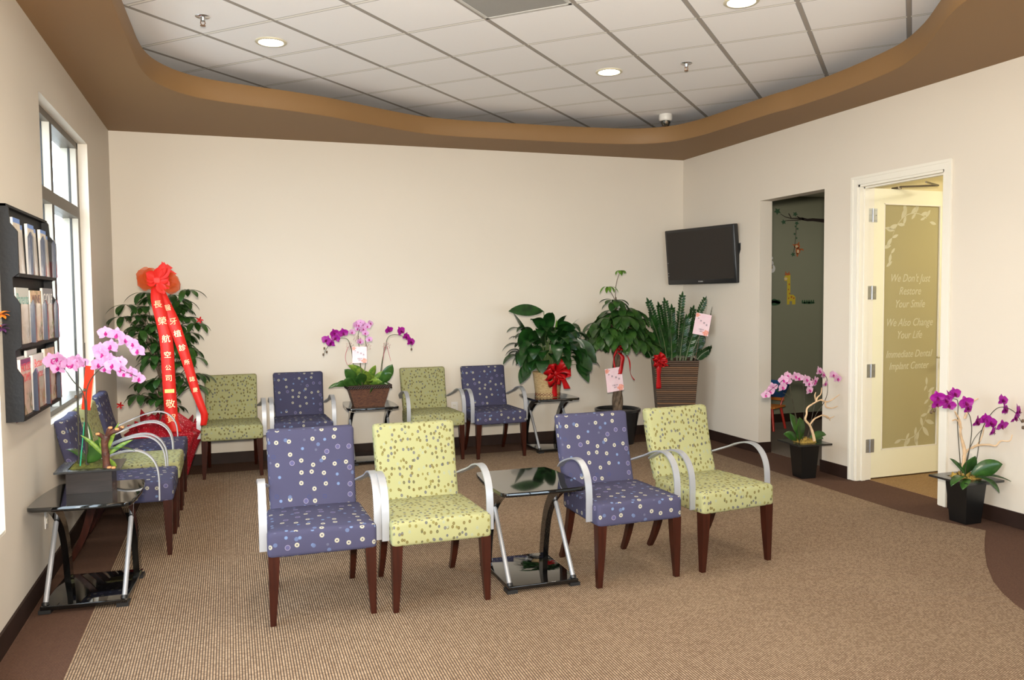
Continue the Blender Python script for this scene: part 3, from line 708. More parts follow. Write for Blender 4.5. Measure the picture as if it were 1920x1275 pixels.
# ------------------------------------------------------------------ magazine rack on the left wall
RY0,RY1,RZ0,RZ1=4.27,5.16,.985,1.98
def rack():
    r=empty('magazine_rack',(0,(RY0+RY1)/2,RZ0)); tag(r,'black wooden wall magazine rack with nine clear pockets beside the window','magazine rack'); O=r.location
    zs=[0,.335,.665]; tp=.995
    # side profile in x,z: deep bottom of each tier, notch above
    prof=[(.0,0),(.070,.0),(.074,.02),(.074,.205),(.050,.245),(.048,.325),(.074,.345),(.074,.54),(.050,.58),(.048,.66),(.074,.68),(.074,.87),(.045,.91),(.042,.975),(.03,tp),(.0,tp)]
    for y in (RY0-O.y,RY1-O.y-.018):
        b=MB(); n=len(prof); vs=[(x+.001,y,z) for x,z in prof]+[(x+.001,y+.018,z) for x,z in prof]
        b.add(vs,[tuple(range(n)),tuple(reversed(range(n,2*n)))]+[(i,n+i,n+(i+1)%n,(i+1)%n) for i in range(n)]); b.build('side_panel',M_RACK,r,smooth=0)
    MB().box((.001,RY0-O.y+.018,0),(.010,RY1-O.y-.018,tp)).build('back_panel',M_RACK,r,smooth=0)
    w=(RY1-RY0-.036)/3
    for z in zs:
        MB().box((.010,RY0-O.y+.018,z+.0),(.074,RY1-O.y-.018,z+.016)).build('shelf',M_RACK,r,smooth=0)
        MB().box((.070,RY0-O.y+.018,z+.016),(.0725,RY1-O.y-.018,z+.205)).build('clear_front',M_ACRYL,r,smooth=0)
        for k in range(1,4):
            y=RY0-O.y+.018+k*w-.010
            b=MB(); P=[(.060,z+.016),(.080,z+.016),(.080,z+.20),(.072,z+.225),(.060,z+.20)]
            n=len(P); vs=[(x,y-.015,zz) for x,zz in P]+[(x,y+.015,zz) for x,zz in P]
            b.add(vs,[tuple(range(n)),tuple(reversed(range(n,2*n)))]+[(i,n+i,n+(i+1)%n,(i+1)%n) for i in range(n)]); b.build('divider',mat('dark_divider',(.05,.06,.09),.15),r,smooth=0)
    MB().box((.001,RY0-O.y,tp-.012),(.034,RY1-O.y,tp)).build('top_rail',M_RACK,r,smooth=0)
    return w
wr=rack()
def cover(name,base,bands,seed):
    m,nt,b,o=new_mat(name); N=NB(nt); b.inputs['Roughness'].default_value=.25
    v=N.noise(N.obj(),9+seed%5,3); col=N.ramp(v,[(0,base),(.48,base),(.56,bands[0]),(.64,bands[1]),(.70,bands[2])])
    N.put(b.inputs['Base Color'],col); return m
MW=mat('magazine_pages',(.72,.70,.66),.6)
def magazine(name,y,z,x,w,h,th,lean,mt,title,tc,tsize,label,group,strip=None):
    r=empty(name,(x,y,z),0,(0,-lean,0)); tag(r,label,'magazine' if name=='magazine' else 'newspaper',group)
    MB().box((-th,-w/2,0),(0,w/2,h)).build('pages',MW,r,smooth=0)
    c=MB().box((0,-w/2,0),(.0012,w/2,h)).build('cover',mt,r,smooth=0)
    M0=Matrix(((0,0,1,.0014),(1,0,0,0),(0,1,0,0),(0,0,0,1)))
    if strip: MB().box((.0012,-w/2,h-strip[1]),(.0016,w/2,h-strip[0])).build('title_band',strip[2],c,smooth=0)
    if title:
        b=MB()
        for i,s in enumerate(title.split('|')):
            vs,fs=text_geo(s,tsize,0,.0003); wt=max(v[0] for v in vs)-min(v[0] for v in vs); k=min(1.2,(w*.92)/wt)
            b.add(vs,fs,None,0,Matrix.Translation((.0005,0,h-tsize*(.95+i*.9)-.006))@M0@Matrix.Diagonal((k,1,1,1)))
        b.build('title',tc,c,smooth=0)
    return r
cc=lambda n,c:mat(n,c,.4)
beige=cover('tan_cover_print',(.62,.50,.38),[(.70,.60,.48),(.50,.42,.34),(.66,.58,.50)],1)
yc=[RY0+.018+wr*(k+.5)-.008 for k in range(3)]
zt=[RZ0+.016,RZ0+.351,RZ0+.681]
g='magazines in the wall rack'
newsp=cover('newsprint',(.60,.53,.44),[(.55,.45,.36),(.68,.62,.54),(.50,.40,.30)],2)
blueb=cc('blue_band',(.10,.22,.55))
for k,(dy,dh,l) in enumerate([(-.06,.255,'folded newspaper in the top left pocket of the rack, left copy'),(.03,.235,'folded newspaper in the top left pocket of the rack, right copy')]):
    magazine('newspaper',yc[0]+dy,zt[2],.057-.006*k,.135,dh,.012,.02+.02*k,newsp,None,None,0,l,'newspapers in the top pockets',(0,.022,blueb))
for k,(dy,dh,l) in enumerate([(-.055,.25,'folded newspaper in the top middle pocket of the rack, left copy'),(.04,.24,'folded newspaper in the top middle pocket of the rack, right copy')]):
    magazine('newspaper',yc[1]+dy,zt[2],.057-.006*k,.135,dh,.012,.02+.02*k,newsp,None,None,0,l,'newspapers in the top pockets',(0,.02,blueb))
for k,(dy,dh,l) in enumerate([(-.05,.245,'folded newspaper in the top right pocket of the rack, left copy'),(.045,.225,'folded newspaper in the top right pocket of the rack, right copy')]):
    magazine('newspaper',yc[2]+dy,zt[2],.057-.006*k,.135,dh,.012,.02+.02*k,newsp,None,None,0,l,'newspapers in the top pockets',(0,.018,blueb))
magazine('magazine',yc[0],zt[1],.056,.25,.265,.014,.01,beige,'Parents',cc('teal_print',(.12,.32,.28)),.075,'magazine with green title in the middle row, left pocket of the rack',g,(0,.075,cc('pale_grey_print',(.55,.56,.52))))
magazine('magazine',yc[1],zt[1],.056,.25,.255,.010,.01,cover('vineyard_cover',(.66,.48,.30),[(.28,.30,.14),(.22,.18,.10),(.60,.44,.28)],3),'WINE',cc('maroon_print',(.10,.02,.03)),.06,'magazine titled WINE in the middle row, centre pocket of the rack',g)
magazine('magazine',yc[2],zt[1],.056,.25,.270,.010,.01,cover('golf_cover',(.55,.50,.38),[(.20,.28,.10),(.60,.56,.45),(.30,.34,.18)],4),'GOLF',cc('white_print2',(.75,.74,.72)),.085,'magazine titled GOLF in the middle row, right pocket of the rack',g,(0,.085,cc('slate_band',(.20,.22,.25))))
magazine('magazine',yc[0]-.025,zt[0],.034,.20,.275,.010,.0,cc('white_cover_stock',(.72,.70,.70)),None,None,0,'white magazine behind the maroon one in the bottom left pocket',g,(.03,.3,cc('maroon_band',(.16,.02,.08))))
magazine('magazine',yc[0]+.01,zt[0],.056,.20,.265,.016,.01,cover('maroon_cover',(.62,.45,.34),[(.22,.22,.12),(.50,.30,.18),(.60,.52,.42)],5),'HOUSE|ROMS',cc('crimson_print',(.60,.04,.06)),.055,'maroon topped magazine in the bottom left pocket of the rack',g,(0,.03,cc('maroon_band',(.16,.02,.08))))
magazine('magazine',yc[1]-.02,zt[0],.030,.22,.295,.010,.0,cc('white_cover_stock',(.72,.70,.70)),None,None,0,'pale magazine standing behind the red titled one, bottom centre pocket',g)
magazine('magazine',yc[1],zt[0],.056,.245,.270,.014,.01,cover('food_cover',(.66,.56,.42),[(.60,.30,.18),(.42,.40,.18),(.68,.22,.14)],6),'Better|Home',cc('red_print',(.78,.08,.06)),.06,'white magazine with red script title in the bottom centre pocket',g,(0,.11,cc('white_cover_stock',(.72,.70,.70))))
magazine('magazine',yc[2],zt[0],.056,.245,.285,.014,.01,cover('kitchen_cover',(.60,.52,.42),[(.50,.34,.20),(.20,.22,.12),(.62,.56,.48)],7),'Living',cc('orange_print',(.65,.18,.06)),.06,'magazine with orange lettering in the bottom right pocket of the rack',g)
# ------------------------------------------------------------------ orchids
def bloom_mesh(name,pet,lip):
    b=MB()
    def petal(ang,L,Wd,cup,y0,n=7,mi=0):
        d=V((math.cos(ang),0,math.sin(ang))); s=V((-d.z,0,d.x)); vs=[]
        for i in range(n):
            t=i/(n-1); w=Wd*.5*(math.sin(PI*min(.999,.06+t*.94)**.8))**.62 if t<1 else .002
            for j in (-1,-.5,0,.5,1):
                vs.append(d*(L*t)+s*w*j+V((0,y0-cup*t*t+.006*abs(j)*(-1)*t+.004*math.sin(j*3+t*5),0)))
        fs=[(i*5+j,i*5+j+1,(i+1)*5+j+1,(i+1)*5+j) for i in range(n-1) for j in range(4)]
        b.add(vs,fs,None,mi)
    for a,L,w in ((90,.046,.032),(218,.044,.030),(322,.044,.030)): petal(math.radians(a),L,w,-.006,.002)
    for a in (14,166): petal(math.radians(a),.048,.058,.006,-.002)
    petal(math.radians(270),.020,.018,.014,-.004,5,1); petal(math.radians(235),.013,.012,.014,-.006,4,1); petal(math.radians(305),.013,.012,.014,-.006,4,1)
    b.rbox((0,-.010,.004),(.0035,.006,.005),.003,mi=1)
    o=b.build('bloom',[pet,lip],smooth=60); me=o.data; bpy.data.objects.remove(o); return me
B_PINK=bloom_mesh('b1',M_PINKPET,M_PINKLIP); B_PALE=bloom_mesh('b2',M_PALEPET,M_PINKLIP); B_MAG=bloom_mesh('b3',M_MAGPET,M_MAGLIP)
CAMP=V((.9735,0,1.45))
def blooms(root,pts,me,size,jit=.03,face=.6):
    for p in pts:
        q=V(p)+V((0,U(-jit,jit),0)); o=bpy.data.objects.new('bloom',me); COL.objects.link(o); o.parent=root; o.location=q-root.location
        d=V((0,-1,0)); dx=(q.x-root.location.x)
        d=(V((U(-.7,.7)+dx*.8,-1,U(-.45,.25)))).normalized()
        o.rotation_euler=d.to_track_quat('-Y','Z').to_euler(); o.rotation_euler.rotate_axis('Y',U(-.35,.35)); s=size*U(.88,1.1); o.scale=(s,s,s)
def stems(root,paths,mt=None,r=.0028,name='flower_stem'):
    for p in paths:
        P=[V(q)-root.location for q in smoothpath(p,5)]; MB().tube(P,[r*(1-.45*i/len(P)) for i in range(len(P))],7).build(name,mt or M_STEM,root)
def buds(root,pts,r=.010):
    for p in pts:
        MB().rbox(tuple(V(p)-root.location),(r*.8,r*.8,r*1.1),r*.7,(1,1,1)).build('bud',M_BUD,root)
def leafpart(root,base,d,L,Wd,droop,mt,up=(0,0,1),fold=.2,shape=.5,name='leaf',curl=0):
    b=MB(); b.leaf(V(base)-root.location,d,up,L,Wd,droop,fold,shape,10,0,curl); return b.build(name,mt,root,smooth=80,thick=.0015)
def moss(root,hx,hy,z,mt,c=(0,0),h=.02,seed=1):
    rn=random.Random(seed); b=MB(); n=15; vs=[]
    for i in range(n):
        for j in range(n):
            x=-hx+2*hx*i/(n-1); y=-hy+2*hy*j/(n-1); e=min(1,4*(1-max(abs(x)/hx,abs(y)/hy)))
            vs.append((c[0]+x,c[1]+y,z+e*h*rn.uniform(.4,1.3)-.004*(1-e)))
    b.add(vs,[(i*n+j,(i+1)*n+j,(i+1)*n+j+1,i*n+j+1) for i in range(n-1) for j in range(n-1)]); b.build('moss',mt,root,smooth=80)

# pink orchid in the black box on the left table
TZ=.5352
A_LOC=(.262,4.825,TZ)
r=empty('potted_orchid',A_LOC); tag(r,'pink orchids in a black wooden box on the left side table','orchid')
M_BOX=m_wood('black_brown_box_wood',(.026,.018,.015),(.011,.008,.007),.45,(8,60,60))
b=MB(); hx,hy,h=.108,.095,.118
b.add([(-hx,-hy,0),(hx,-hy,0),(hx,hy,0),(-hx,hy,0),(-hx,-hy,h),(hx,-hy,h),(hx,hy,h),(-hx,hy,h)],[(0,3,2,1),(0,1,5,4),(1,2,6,5),(2,3,7,6),(3,0,4,7)])
b.build('planter_box',M_BOX,r,smooth=0)
b=MB(); o_,i_=(.155,.145),(.100,.088)
for a,c in [((-o_[0],-o_[1],h),(o_[0],-i_[1],h+.010)),((-o_[0],i_[1],h),(o_[0],o_[1],h+.010)),((-o_[0],-i_[1],h),(-i_[0],i_[1],h+.010)),((i_[0],-i_[1],h),(o_[0],i_[1],h+.010))]: b.box(a,c)
b.build('planter_rim',mat('black_semi_gloss',(.016,.016,.016),.25,coat=.3),r,smooth=0)
moss(r,.100,.088,h+.004,M_MOSS,h=.028,seed=3)
A=[(0.365,4.72,1.368),(0.388,4.72,1.298),(0.421,4.72,1.361),(0.455,4.72,1.329),(0.497,4.72,1.309),(0.519,4.72,1.274),(0.335,4.72,1.284),(0.323,4.72,1.203),(0.35,4.72,1.258),(0.377,4.72,1.226),(0.398,4.72,1.2),(0.362,4.72,1.184),(0.433,4.72,1.216),(0.434,4.72,1.182),(0.445,4.72,1.156),(0.483,4.72,1.156),(0.51,4.72,1.123),(0.113,4.72,1.234),(0.144,4.72,1.242),(0.166,4.72,1.227),(0.144,4.72,1.195),(0.227,4.72,1.225),(0.212,4.72,1.206),(0.245,4.72,1.213),(0.187,4.72,1.215)]
blooms(r,A,B_PINK,.86,.03)
stems(r,[[(0.248,4.76,0.68),(0.254,4.74,0.889),(0.256,4.70,1.055),(0.209,4.7,1.129),(0.147,4.7,1.233),(0.119,4.7,1.243)],[(0.21,4.78,0.68),(0.218,4.76,.9),(0.224,4.75,1.053),(0.228,4.75,1.182),(0.222,4.75,1.218)],
 [(0.253,4.76,0.68),(0.263,4.72,0.888),(0.270,4.71,1.08),(0.328,4.7,1.178),(0.377,4.7,1.201),(0.44,4.7,1.174),(0.511,4.7,1.138)],[(0.262,4.74,.95),(0.272,4.74,1.116),(0.305,4.74,1.234),(0.336,4.74,1.287),(0.374,4.74,1.315),(0.44,4.74,1.325),(0.515,4.74,1.277)]],mat('dark_stem',(.04,.035,.02),.5),.0034)
stems(r,[[(.212,4.77,.68),(.218,4.76,1.34)],[(.256,4.76,.68),(.262,4.75,1.32)]],mat('black_stake',(.015,.015,.012),.5),.003,'stake')
stems(r,[[(.222,4.74,.68),(.250,4.73,.91)]],M_STAKE,.0035,'green_stake')
buds(r,[(.211,4.755,1.04),(.256,4.735,1.075)],.008)
for bs,d,L,w,dr,u in [((.27,4.76,.69),(.35,-.25,.9),.17,.075,.5,(0,-1,.2)),((.255,4.75,.69),(.55,-.3,.75),.15,.07,.4,(0,-1,.3)),((.30,4.73,.74),(.95,-.2,.45),.20,.05,.55,(0,0,1)),((.27,4.78,.70),(-.1,.1,1),.22,.04,.15,(0,-1,0)),((.24,4.80,.69),(-.5,.3,.7),.14,.06,.7,(0,0,1))]: leafpart(r,bs,d,L,w,dr,M_ORLEAF,u)
for d,L in [((-.55,-.1,.9),.17),((.3,-.1,1),.20),((.62,0,.6),.16),((-.15,-.2,1),.13),((.1,.1,-.1),.10)]: leafpart(r,(.345,4.71,.72),d,L,.022,.35,M_LIMELEAF,(0,-1,.2))
Wd=MB()
T=A_LOC
def sub(p): return tuple(V(p)-V(T))
Wd.tube([sub(q) for q in smoothpath([(.352,4.70,.672),(.350,4.69,.74),(.348,4.68,.80),(.358,4.68,.838)],4)],[.021,.019,.017,.018,.02,.018,.017,.017,.018,.019,.02,.021,.020],10)
Wd.tube([sub(q) for q in smoothpath([(.352,4.68,.815),(.338,4.67,.84),(.322,4.66,.853)],3)],.011,8)
Wd.tube([sub(q) for q in smoothpath([(.358,4.68,.83),(.385,4.66,.858),(.412,4.66,.866),(.434,4.66,.880)],3)],.012,8)
Wd.tube([sub(q) for q in [(.362,4.68,.835),(.372,4.66,.868),(.380,4.66,.882)]],.012,8)
Wd.build('driftwood',M_DKDRIFT,r)
b=MB()
for p in [(.321,4.656,.854),(.381,4.655,.883),(.412,4.652,.874),(.435,4.658,.881),(.365,4.684,.672),(.385,4.69,.668)]: b.rbox(sub(p),(.010,.009,.006),.005,(1,1,1))
b.build('cut_end',M_CUT,r)
# red envelope tied to the stake
r=empty('red_envelope',(.272,4.735,1.085),0,(math.radians(2),math.radians(8),math.radians(-14))); tag(r,'red paper envelope clipped to the orchid stakes on the left table','envelope')
MB().box((-.022,-.002,-.115),(.022,.002,.115)).build('envelope',M_REDENV,r,smooth=0)
MB().box((.0225,-.003,-.10),(.0245,.003,.05)).build('gold_edge',M_GOLD,r,smooth=0)

# three-colour orchid basket on the back table
r=empty('potted_orchid',(2.19,7.70,TZ)); tag(r,'magenta and light pink orchids in a dark woven basket on the back side table','orchid')
def tapbox(name,mt,hx0,hy0,hx1,hy1,h,root,t=.008):
    b=MB(); vs=[];R=[(hx0,hy0,0),(hx1,hy1,h),(hx1-t,hy1-t,h),(hx0-t,hy0-t,.02)]
    for a,c,z in R: vs+=[(-a,-c,z),(a,-c,z),(a,c,z),(-a,c,z)]
    fs=[(i*4+k,i*4+(k+1)%4,(i+1)*4+(k+1)%4,(i+1)*4+k) for i in range(3) for k in range(4)]+[(3,2,1,0),(12,13,14,15)]
    us=[[(vs[q][0]+vs[q][1],vs[q][2]) for q in f] for f in fs]
    b.add(vs,fs,us); return b.build(name,mt,root,smooth=0)
tapbox('basket',M_DKBASKET,.138,.085,.195,.115,.195,r)
b=MB(); n=52
per=[(-.20,-.12),(.20,-.12),(.20,.12),(-.20,.12)]
for k in range(4):
    a,c=V((*per[k],0)),V((*per[(k+1)%4],0)); L=(c-a).length; m=int(L/.022)
    for i in range(m):
        p=a.lerp(c,(i+.5)/m); d=(c-a).normalized()
        b.tube([p-d*.012+V((0,0,.168)),p+V((0,0,.178)),p+d*.012+V((0,0,.192))],.008,6)
    b.tube([a+V((0,0,.195)),c+V((0,0,.195))],.008,8)
b.build('braided_rim',M_DKBASKET,r)
moss(r,.185,.105,.180,M_MOSS,h=.015,seed=5)
Bm=[(1.965,7.65,1.221),(1.896,7.65,1.178),(1.88,7.65,1.223),(1.851,7.65,1.13),(1.811,7.65,1.159),(2.387,7.65,1.24),(2.501,7.65,1.227),(2.547,7.65,1.176),(2.59,7.65,1.125)]
Bl=[(2.084,7.67,1.295),(2.132,7.7,1.312),(2.188,7.65,1.279),(2.223,7.72,1.303),(2.051,7.69,1.226),(2.111,7.72,1.256),(2.162,7.62,1.217),(2.203,7.67,1.156),(2.122,7.68,1.137),(2.16,7.72,1.297),(2.11,7.66,1.29),(2.15,7.68,1.25)]
blooms(r,Bm,B_MAG,1.02,.01); blooms(r,Bl,B_PINK,.78,.01)
buds(r,[(1.791,7.65,1.085),(1.811,7.65,1.052),(1.781,7.65,1.029),(2.599,7.65,1.053)],.011)
stems(r,[[(2.068,7.70,0.72),(2.051,7.68,0.971),(2.03,7.66,1.097),(1.993,7.66,1.168),(1.89,7.66,1.164),(1.821,7.66,1.096),(1.786,7.66,1.03)],[(2.127,7.7,0.72),(2.12,7.7,0.966),(2.115,7.7,1.086),(2.107,7.7,1.206),(2.147,7.7,1.289)],[(2.137,7.7,0.72),(2.176,7.7,0.964),(2.179,7.7,1.084),(2.173,7.7,1.176),(2.188,7.7,1.274)],[(2.296,7.70,0.72),(2.324,7.68,0.948),(2.355,7.66,1.081),(2.37,7.66,1.152),(2.406,7.66,1.190),(2.478,7.66,1.192),(2.549,7.66,1.161),(2.591,7.66,1.103),(2.602,7.66,1.056)]],None,.004)
stems(r,[[(2.31,7.71,.72),(2.352,7.70,1.12)],[(2.08,7.72,.72),(2.04,7.70,1.10)]],mat('green_brown_stake',(.10,.10,.05),.5),.003,'stake')
M_BOWP=thin('pink_thin_ribbon',(.65,.16,.22),.4,.3)
def smallbow(root,c,s,mt,n=6,name='bow'):
    b=MB(); c=V(c)-root.location
    for k in range(n):
        a=2*PI*k/n+.3; d=V((math.cos(a),-.35,math.sin(a))); up=V((-math.sin(a),0,math.cos(a)))
        P=[c,c+d*s*.6+up*s*.28,c+d*s*1.0+up*.05*s,c+d*s*.6-up*s*.28,c]; P=smoothpath(P,4); b.ribbon(P,[V((0,s*.22,0))]*len(P))
    return b.build(name,mt,root,smooth=80)
for c in [(2.02,7.645,1.105),(2.095,7.69,1.165),(2.185,7.68,1.09),(2.36,7.645,1.095)]: smallbow(r,c,.036,M_BOWP)
stems(r,[[(2.345,7.64,1.09),(2.330,7.63,1.0),(2.325,7.63,.96)],[(2.365,7.64,1.09),(2.385,7.63,1.0),(2.395,7.62,.95)],[(2.00,7.64,1.09),(1.975,7.62,1.0),(1.995,7.62,.93),(2.03,7.62,.95)]],M_BOWP,.0025,'curled_ribbon')
for bs,d,L,w,dr in [((2.09,7.63,.72),(-.55,-.35,1),.24,.10,.35),((2.12,7.62,.72),(-.15,-.6,1),.19,.11,.35),((2.05,7.66,.72),(-.9,-.2,.75),.19,.06,.9),((2.03,7.70,.72),(-1,0,.55),.22,.035,.8),((2.30,7.64,.72),(.45,-.35,1),.24,.10,.1),((2.27,7.66,.72),(.6,-.4,.9),.20,.09,.45),((2.20,7.66,.72),(.75,-.2,.6),.20,.05,1.0),((2.25,7.62,.70),(-.6,-.6,.5),.12,.03,1.4),((2.15,7.74,.72),(-.2,.4,1),.2,.08,.4),((2.06,7.62,.72),(-.75,-.5,.9),.17,.09,.6)]: leafpart(r,bs,d,L,w,dr,M_ORLEAF,(0,-1,.25),shape=.6)
for d,L,w in [((-.55,-.35,1),.32,.085),((.75,-.25,.9),.27,.05),((-.2,-.5,1),.2,.07),((.15,-.4,1),.24,.07),((.5,-.6,.5),.18,.06),((-.6,-.5,.6),.18,.06),((.0,-.7,.6),.15,.06)]: leafpart(r,(2.19,7.67,.735),d,L,w,.6,M_LIMELEAF,(0,-1,.3),shape=.5)
def card(name,c,w,h,rot,label,zrot,lean=0,stick=None):
    r=empty(name,c,0,(lean,rot,zrot)); tag(r,label,'card','pink greeting cards')
    MB().rbox((0,0,0),(w/2,.0012,h/2),.001,(1,1,1)).build('card',M_CARD,r,smooth=0)
    def blob(cx,cz,R,sd,mt,nm):
        rn=random.Random(sd); pts=[]
        for i in range(22):
            a=2*PI*i/22; q=R*rn.uniform(.6,1.1); x=max(-w/2+.001,min(w/2-.001,cx+q*math.cos(a))); z=max(-h/2+.001,min(h/2-.001,cz+q*.8*math.sin(a))); pts.append((x,-.0016,z))
        MB().add([(cx*.97,-.0016,cz*.97)]+pts,[(0,i+1,(i+1)%22+1) for i in range(22)]).build(nm,mt,r,smooth=0)
    blob(w*.33,-h*.37,w*.25,1,M_CARDRED,'printed_flower'); blob(-w*.38,h*.40,w*.16,2,M_CARDRED,'printed_flower')
    for s,x,z,sz in [('恭',-w*.30,h*.22,w*.10),('賀',-w*.12,h*.12,w*.12),('開',w*.10,h*.05,w*.12),('業',w*.28,-h*.03,w*.12),('牙醫診所',0,-h*.26,w*.085),('敬賀',0,-h*.35,w*.08)]:
        vs,fs=text_geo(s,sz,0,.0002); MB().add(vs,fs,None,0,Matrix.Translation((x,-.0018,z))@Matrix.Rotation(PI/2,4,'X')).build('handwriting',M_INK,r,smooth=0)
    if stick: MB().tube([(stick[0],.003,stick[1]),(0,.003,h*.3)],.003,6).build('card_stick',mat('thin_stick',(.10,.06,.035),.6),r)
    return r
card('greeting_card',(2.101,7.59,1.02),.132,.150,0,'pink greeting card standing in the orchid basket on the back table',-.1,0,(.02,-.28))

# orchids in the two tapered planters on the floor
def floorplanter(loc,rz,label,group):
    r=empty('potted_orchid',loc,0); tag(r,label,'orchid',group)
    b=MB(); M=Matrix.Rotation(rz,4,'Z'); vs=[]
    for a,z in ((.066,0),(.087,.288)): vs+=[(-a,-a,z),(a,-a,z),(a,a,z),(-a,a,z)]
    b.add(vs,[(3,2,1,0),(0,1,5,4),(1,2,6,5),(2,3,7,6),(3,0,4,7)],None,0,M); b.build('tapered_planter',mat('black_planter',(.004,.004,.004),.35),r,smooth=0)
    b=MB(); o_,i_=.158,.082; h=.287
    for a,c in [((-o_,-o_,h),(o_,-i_,h+.014)),((-o_,i_,h),(o_,o_,h+.014)),((-o_,-i_,h),(-i_,i_,h+.014)),((i_,-i_,h),(o_,i_,h+.014))]: b.box(a,c,0,M)
    b.build('planter_rim',mat('black_semi_gloss',(.016,.016,.016),.25,coat=.3),r,smooth=0)
    moss(r,.081,.081,.29,M_MOSSY,h=.035,seed=8); return r
r=floorplanter((5.535,5.70,0),math.radians(-5),'pale pink orchids with driftwood in a black planter between the opening and the glass door','orchids in tapered black floor planters')
C_=[(5.111,5.66,0.719),(5.151,5.66,0.744),(5.201,5.66,0.776),(5.259,5.66,0.777),(5.272,5.66,0.837),(5.313,5.66,0.824),(5.331,5.66,0.865),(5.395,5.66,0.863),(5.45,5.66,0.845),(5.515,5.66,0.827),(5.562,5.66,0.79),(5.544,5.66,0.737),(5.604,5.66,0.793),(5.631,5.66,0.896),(5.673,5.66,0.863),(5.75,5.60,0.86),(5.765,5.60,0.832),(5.688,5.66,0.789),(5.58,5.64,.82)]
blooms(r,C_,B_PALE,.90,.025)
stems(r,[[(5.47,5.68,0.29),(5.40,5.66,0.578),(5.354,5.64,0.71),(5.33,5.64,0.814),(5.298,5.64,0.849),(5.226,5.64,0.807),(5.101,5.64,0.729)],[(5.46,5.67,0.29),(5.424,5.63,0.40),(5.357,5.62,0.635),(5.302,5.62,0.707),(5.256,5.62,0.735)],[(5.515,5.7,0.29),(5.531,5.7,0.578),(5.52,5.7,0.773),(5.473,5.7,0.837),(5.362,5.7,0.857)],[(5.56,5.68,0.29),(5.603,5.66,0.501),(5.695,5.66,0.621),(5.732,5.66,0.705),(5.731,5.66,0.814),(5.697,5.66,0.863),(5.636,5.66,0.888)],[(5.56,5.7,0.29),(5.616,5.7,0.526),(5.652,5.7,0.689),(5.613,5.7,0.784)]],mat('dark_stem',(.04,.035,.02),.5),.0032)
def wood(root,paths,mt,r0):
    b=MB()
    for k,p in enumerate(paths):
        P=smoothpath(p,4); a=r0 if k==0 else r0*.62; b.tube([V(q)-root.location for q in P],[a*(1-.6*i/len(P))*U(.9,1.15) for i in range(len(P))],8)
    b.build('driftwood_branch',mt,root)
wood(r,[[(5.556,5.6,0.32),(5.537,5.6,0.39),(5.508,5.6,0.453),(5.462,5.6,0.502),(5.475,5.6,0.547),(5.483,5.6,0.601),(5.571,5.6,0.646),(5.626,5.6,0.663)],[(5.571,5.6,0.646),(5.58,5.6,0.68),(5.616,5.6,0.709),(5.625,5.6,0.763)],[(5.504,5.6,0.454),(5.545,5.6,0.497),(5.572,5.6,0.511),(5.642,5.6,0.531),(5.684,5.6,0.505),(5.722,5.6,0.503),(5.755,5.6,0.516)],[(5.587,5.62,0.643),(5.572,5.62,0.694),(5.581,5.62,0.724)],[(5.625,5.58,0.53),(5.677,5.58,0.516),(5.696,5.58,0.484)],[(5.62,5.60,.66),(5.68,5.60,.64),(5.74,5.60,.66),(5.79,5.58,.70)],[(5.66,5.60,.645),(5.67,5.60,.60),(5.73,5.60,.585),(5.78,5.59,.60)]],M_DRIFT,.0115)
for bs,d,L,w,dr in [((5.47,5.68,.31),(-.25,-.3,1),.24,.105,.25),((5.46,5.70,.31),(-.8,-.1,.75),.17,.07,.5),((5.52,5.70,.31),(-.35,.2,1),.25,.10,.2),((5.58,5.70,.31),(.8,0,.6),.19,.06,.7),((5.60,5.72,.31),(.9,.1,.35),.17,.05,.6)]: leafpart(r,bs,d,L,w,dr,M_ORLEAF,(0,-1,.3),shape=.5)
MB().box((5.432-5.535,-.05,.40),(5.442-5.535,-.045,.44)).build('plant_tag',M_WHITE,r,smooth=0)

r=floorplanter((5.632,4.18,0),0,'deep magenta orchids with driftwood in a black planter right of the glass door','orchids in tapered black floor planters')
D_=[(5.315,4.13,0.862),(5.316,4.13,0.817),(5.426,4.13,0.865),(5.474,4.13,0.875),(5.389,4.13,0.838),(5.427,4.13,0.803),(5.556,4.13,0.813),(5.584,4.13,0.774),(5.709,3.981,0.839),(5.721,3.966,0.779),(5.764,3.907,0.776),(5.75,3.926,0.73),(5.648,4.065,0.708),(5.674,4.13,0.677),(5.669,4.035,0.686),(5.68,4.02,0.634),(5.705,3.987,0.674)]
blooms(r,D_,B_MAG,.98,.012); buds(r,[(5.27,4.13,0.766),(5.296,4.13,0.775),(5.777,3.889,0.713),(5.778,3.887,0.671)],.010)
stems(r,[[(5.58,4.17,.30),(5.535,4.14,0.42),(5.52,4.14,0.542),(5.506,4.14,0.677),(5.506,4.14,0.81),(5.48,4.14,0.84),(5.368,4.14,0.85),(5.275,4.14,0.772)],[(5.61,4.17,0.30),(5.65,4.16,0.581),(5.642,4.16,0.691),(5.618,4.16,0.739),(5.575,4.14,.75)],[(5.59,4.15,0.30),(5.575,4.12,0.46),(5.61,4.1,0.576),(5.65,4.08,0.635)],[(5.64,4.16,.30),(5.665,4.13,0.425),(5.687,4.12,0.6),(5.672,4.05,0.722),(5.7,3.994,0.793),(5.745,3.932,0.774),(5.774,3.892,0.70)]],mat('dark_stem',(.04,.035,.02),.5),.0032)
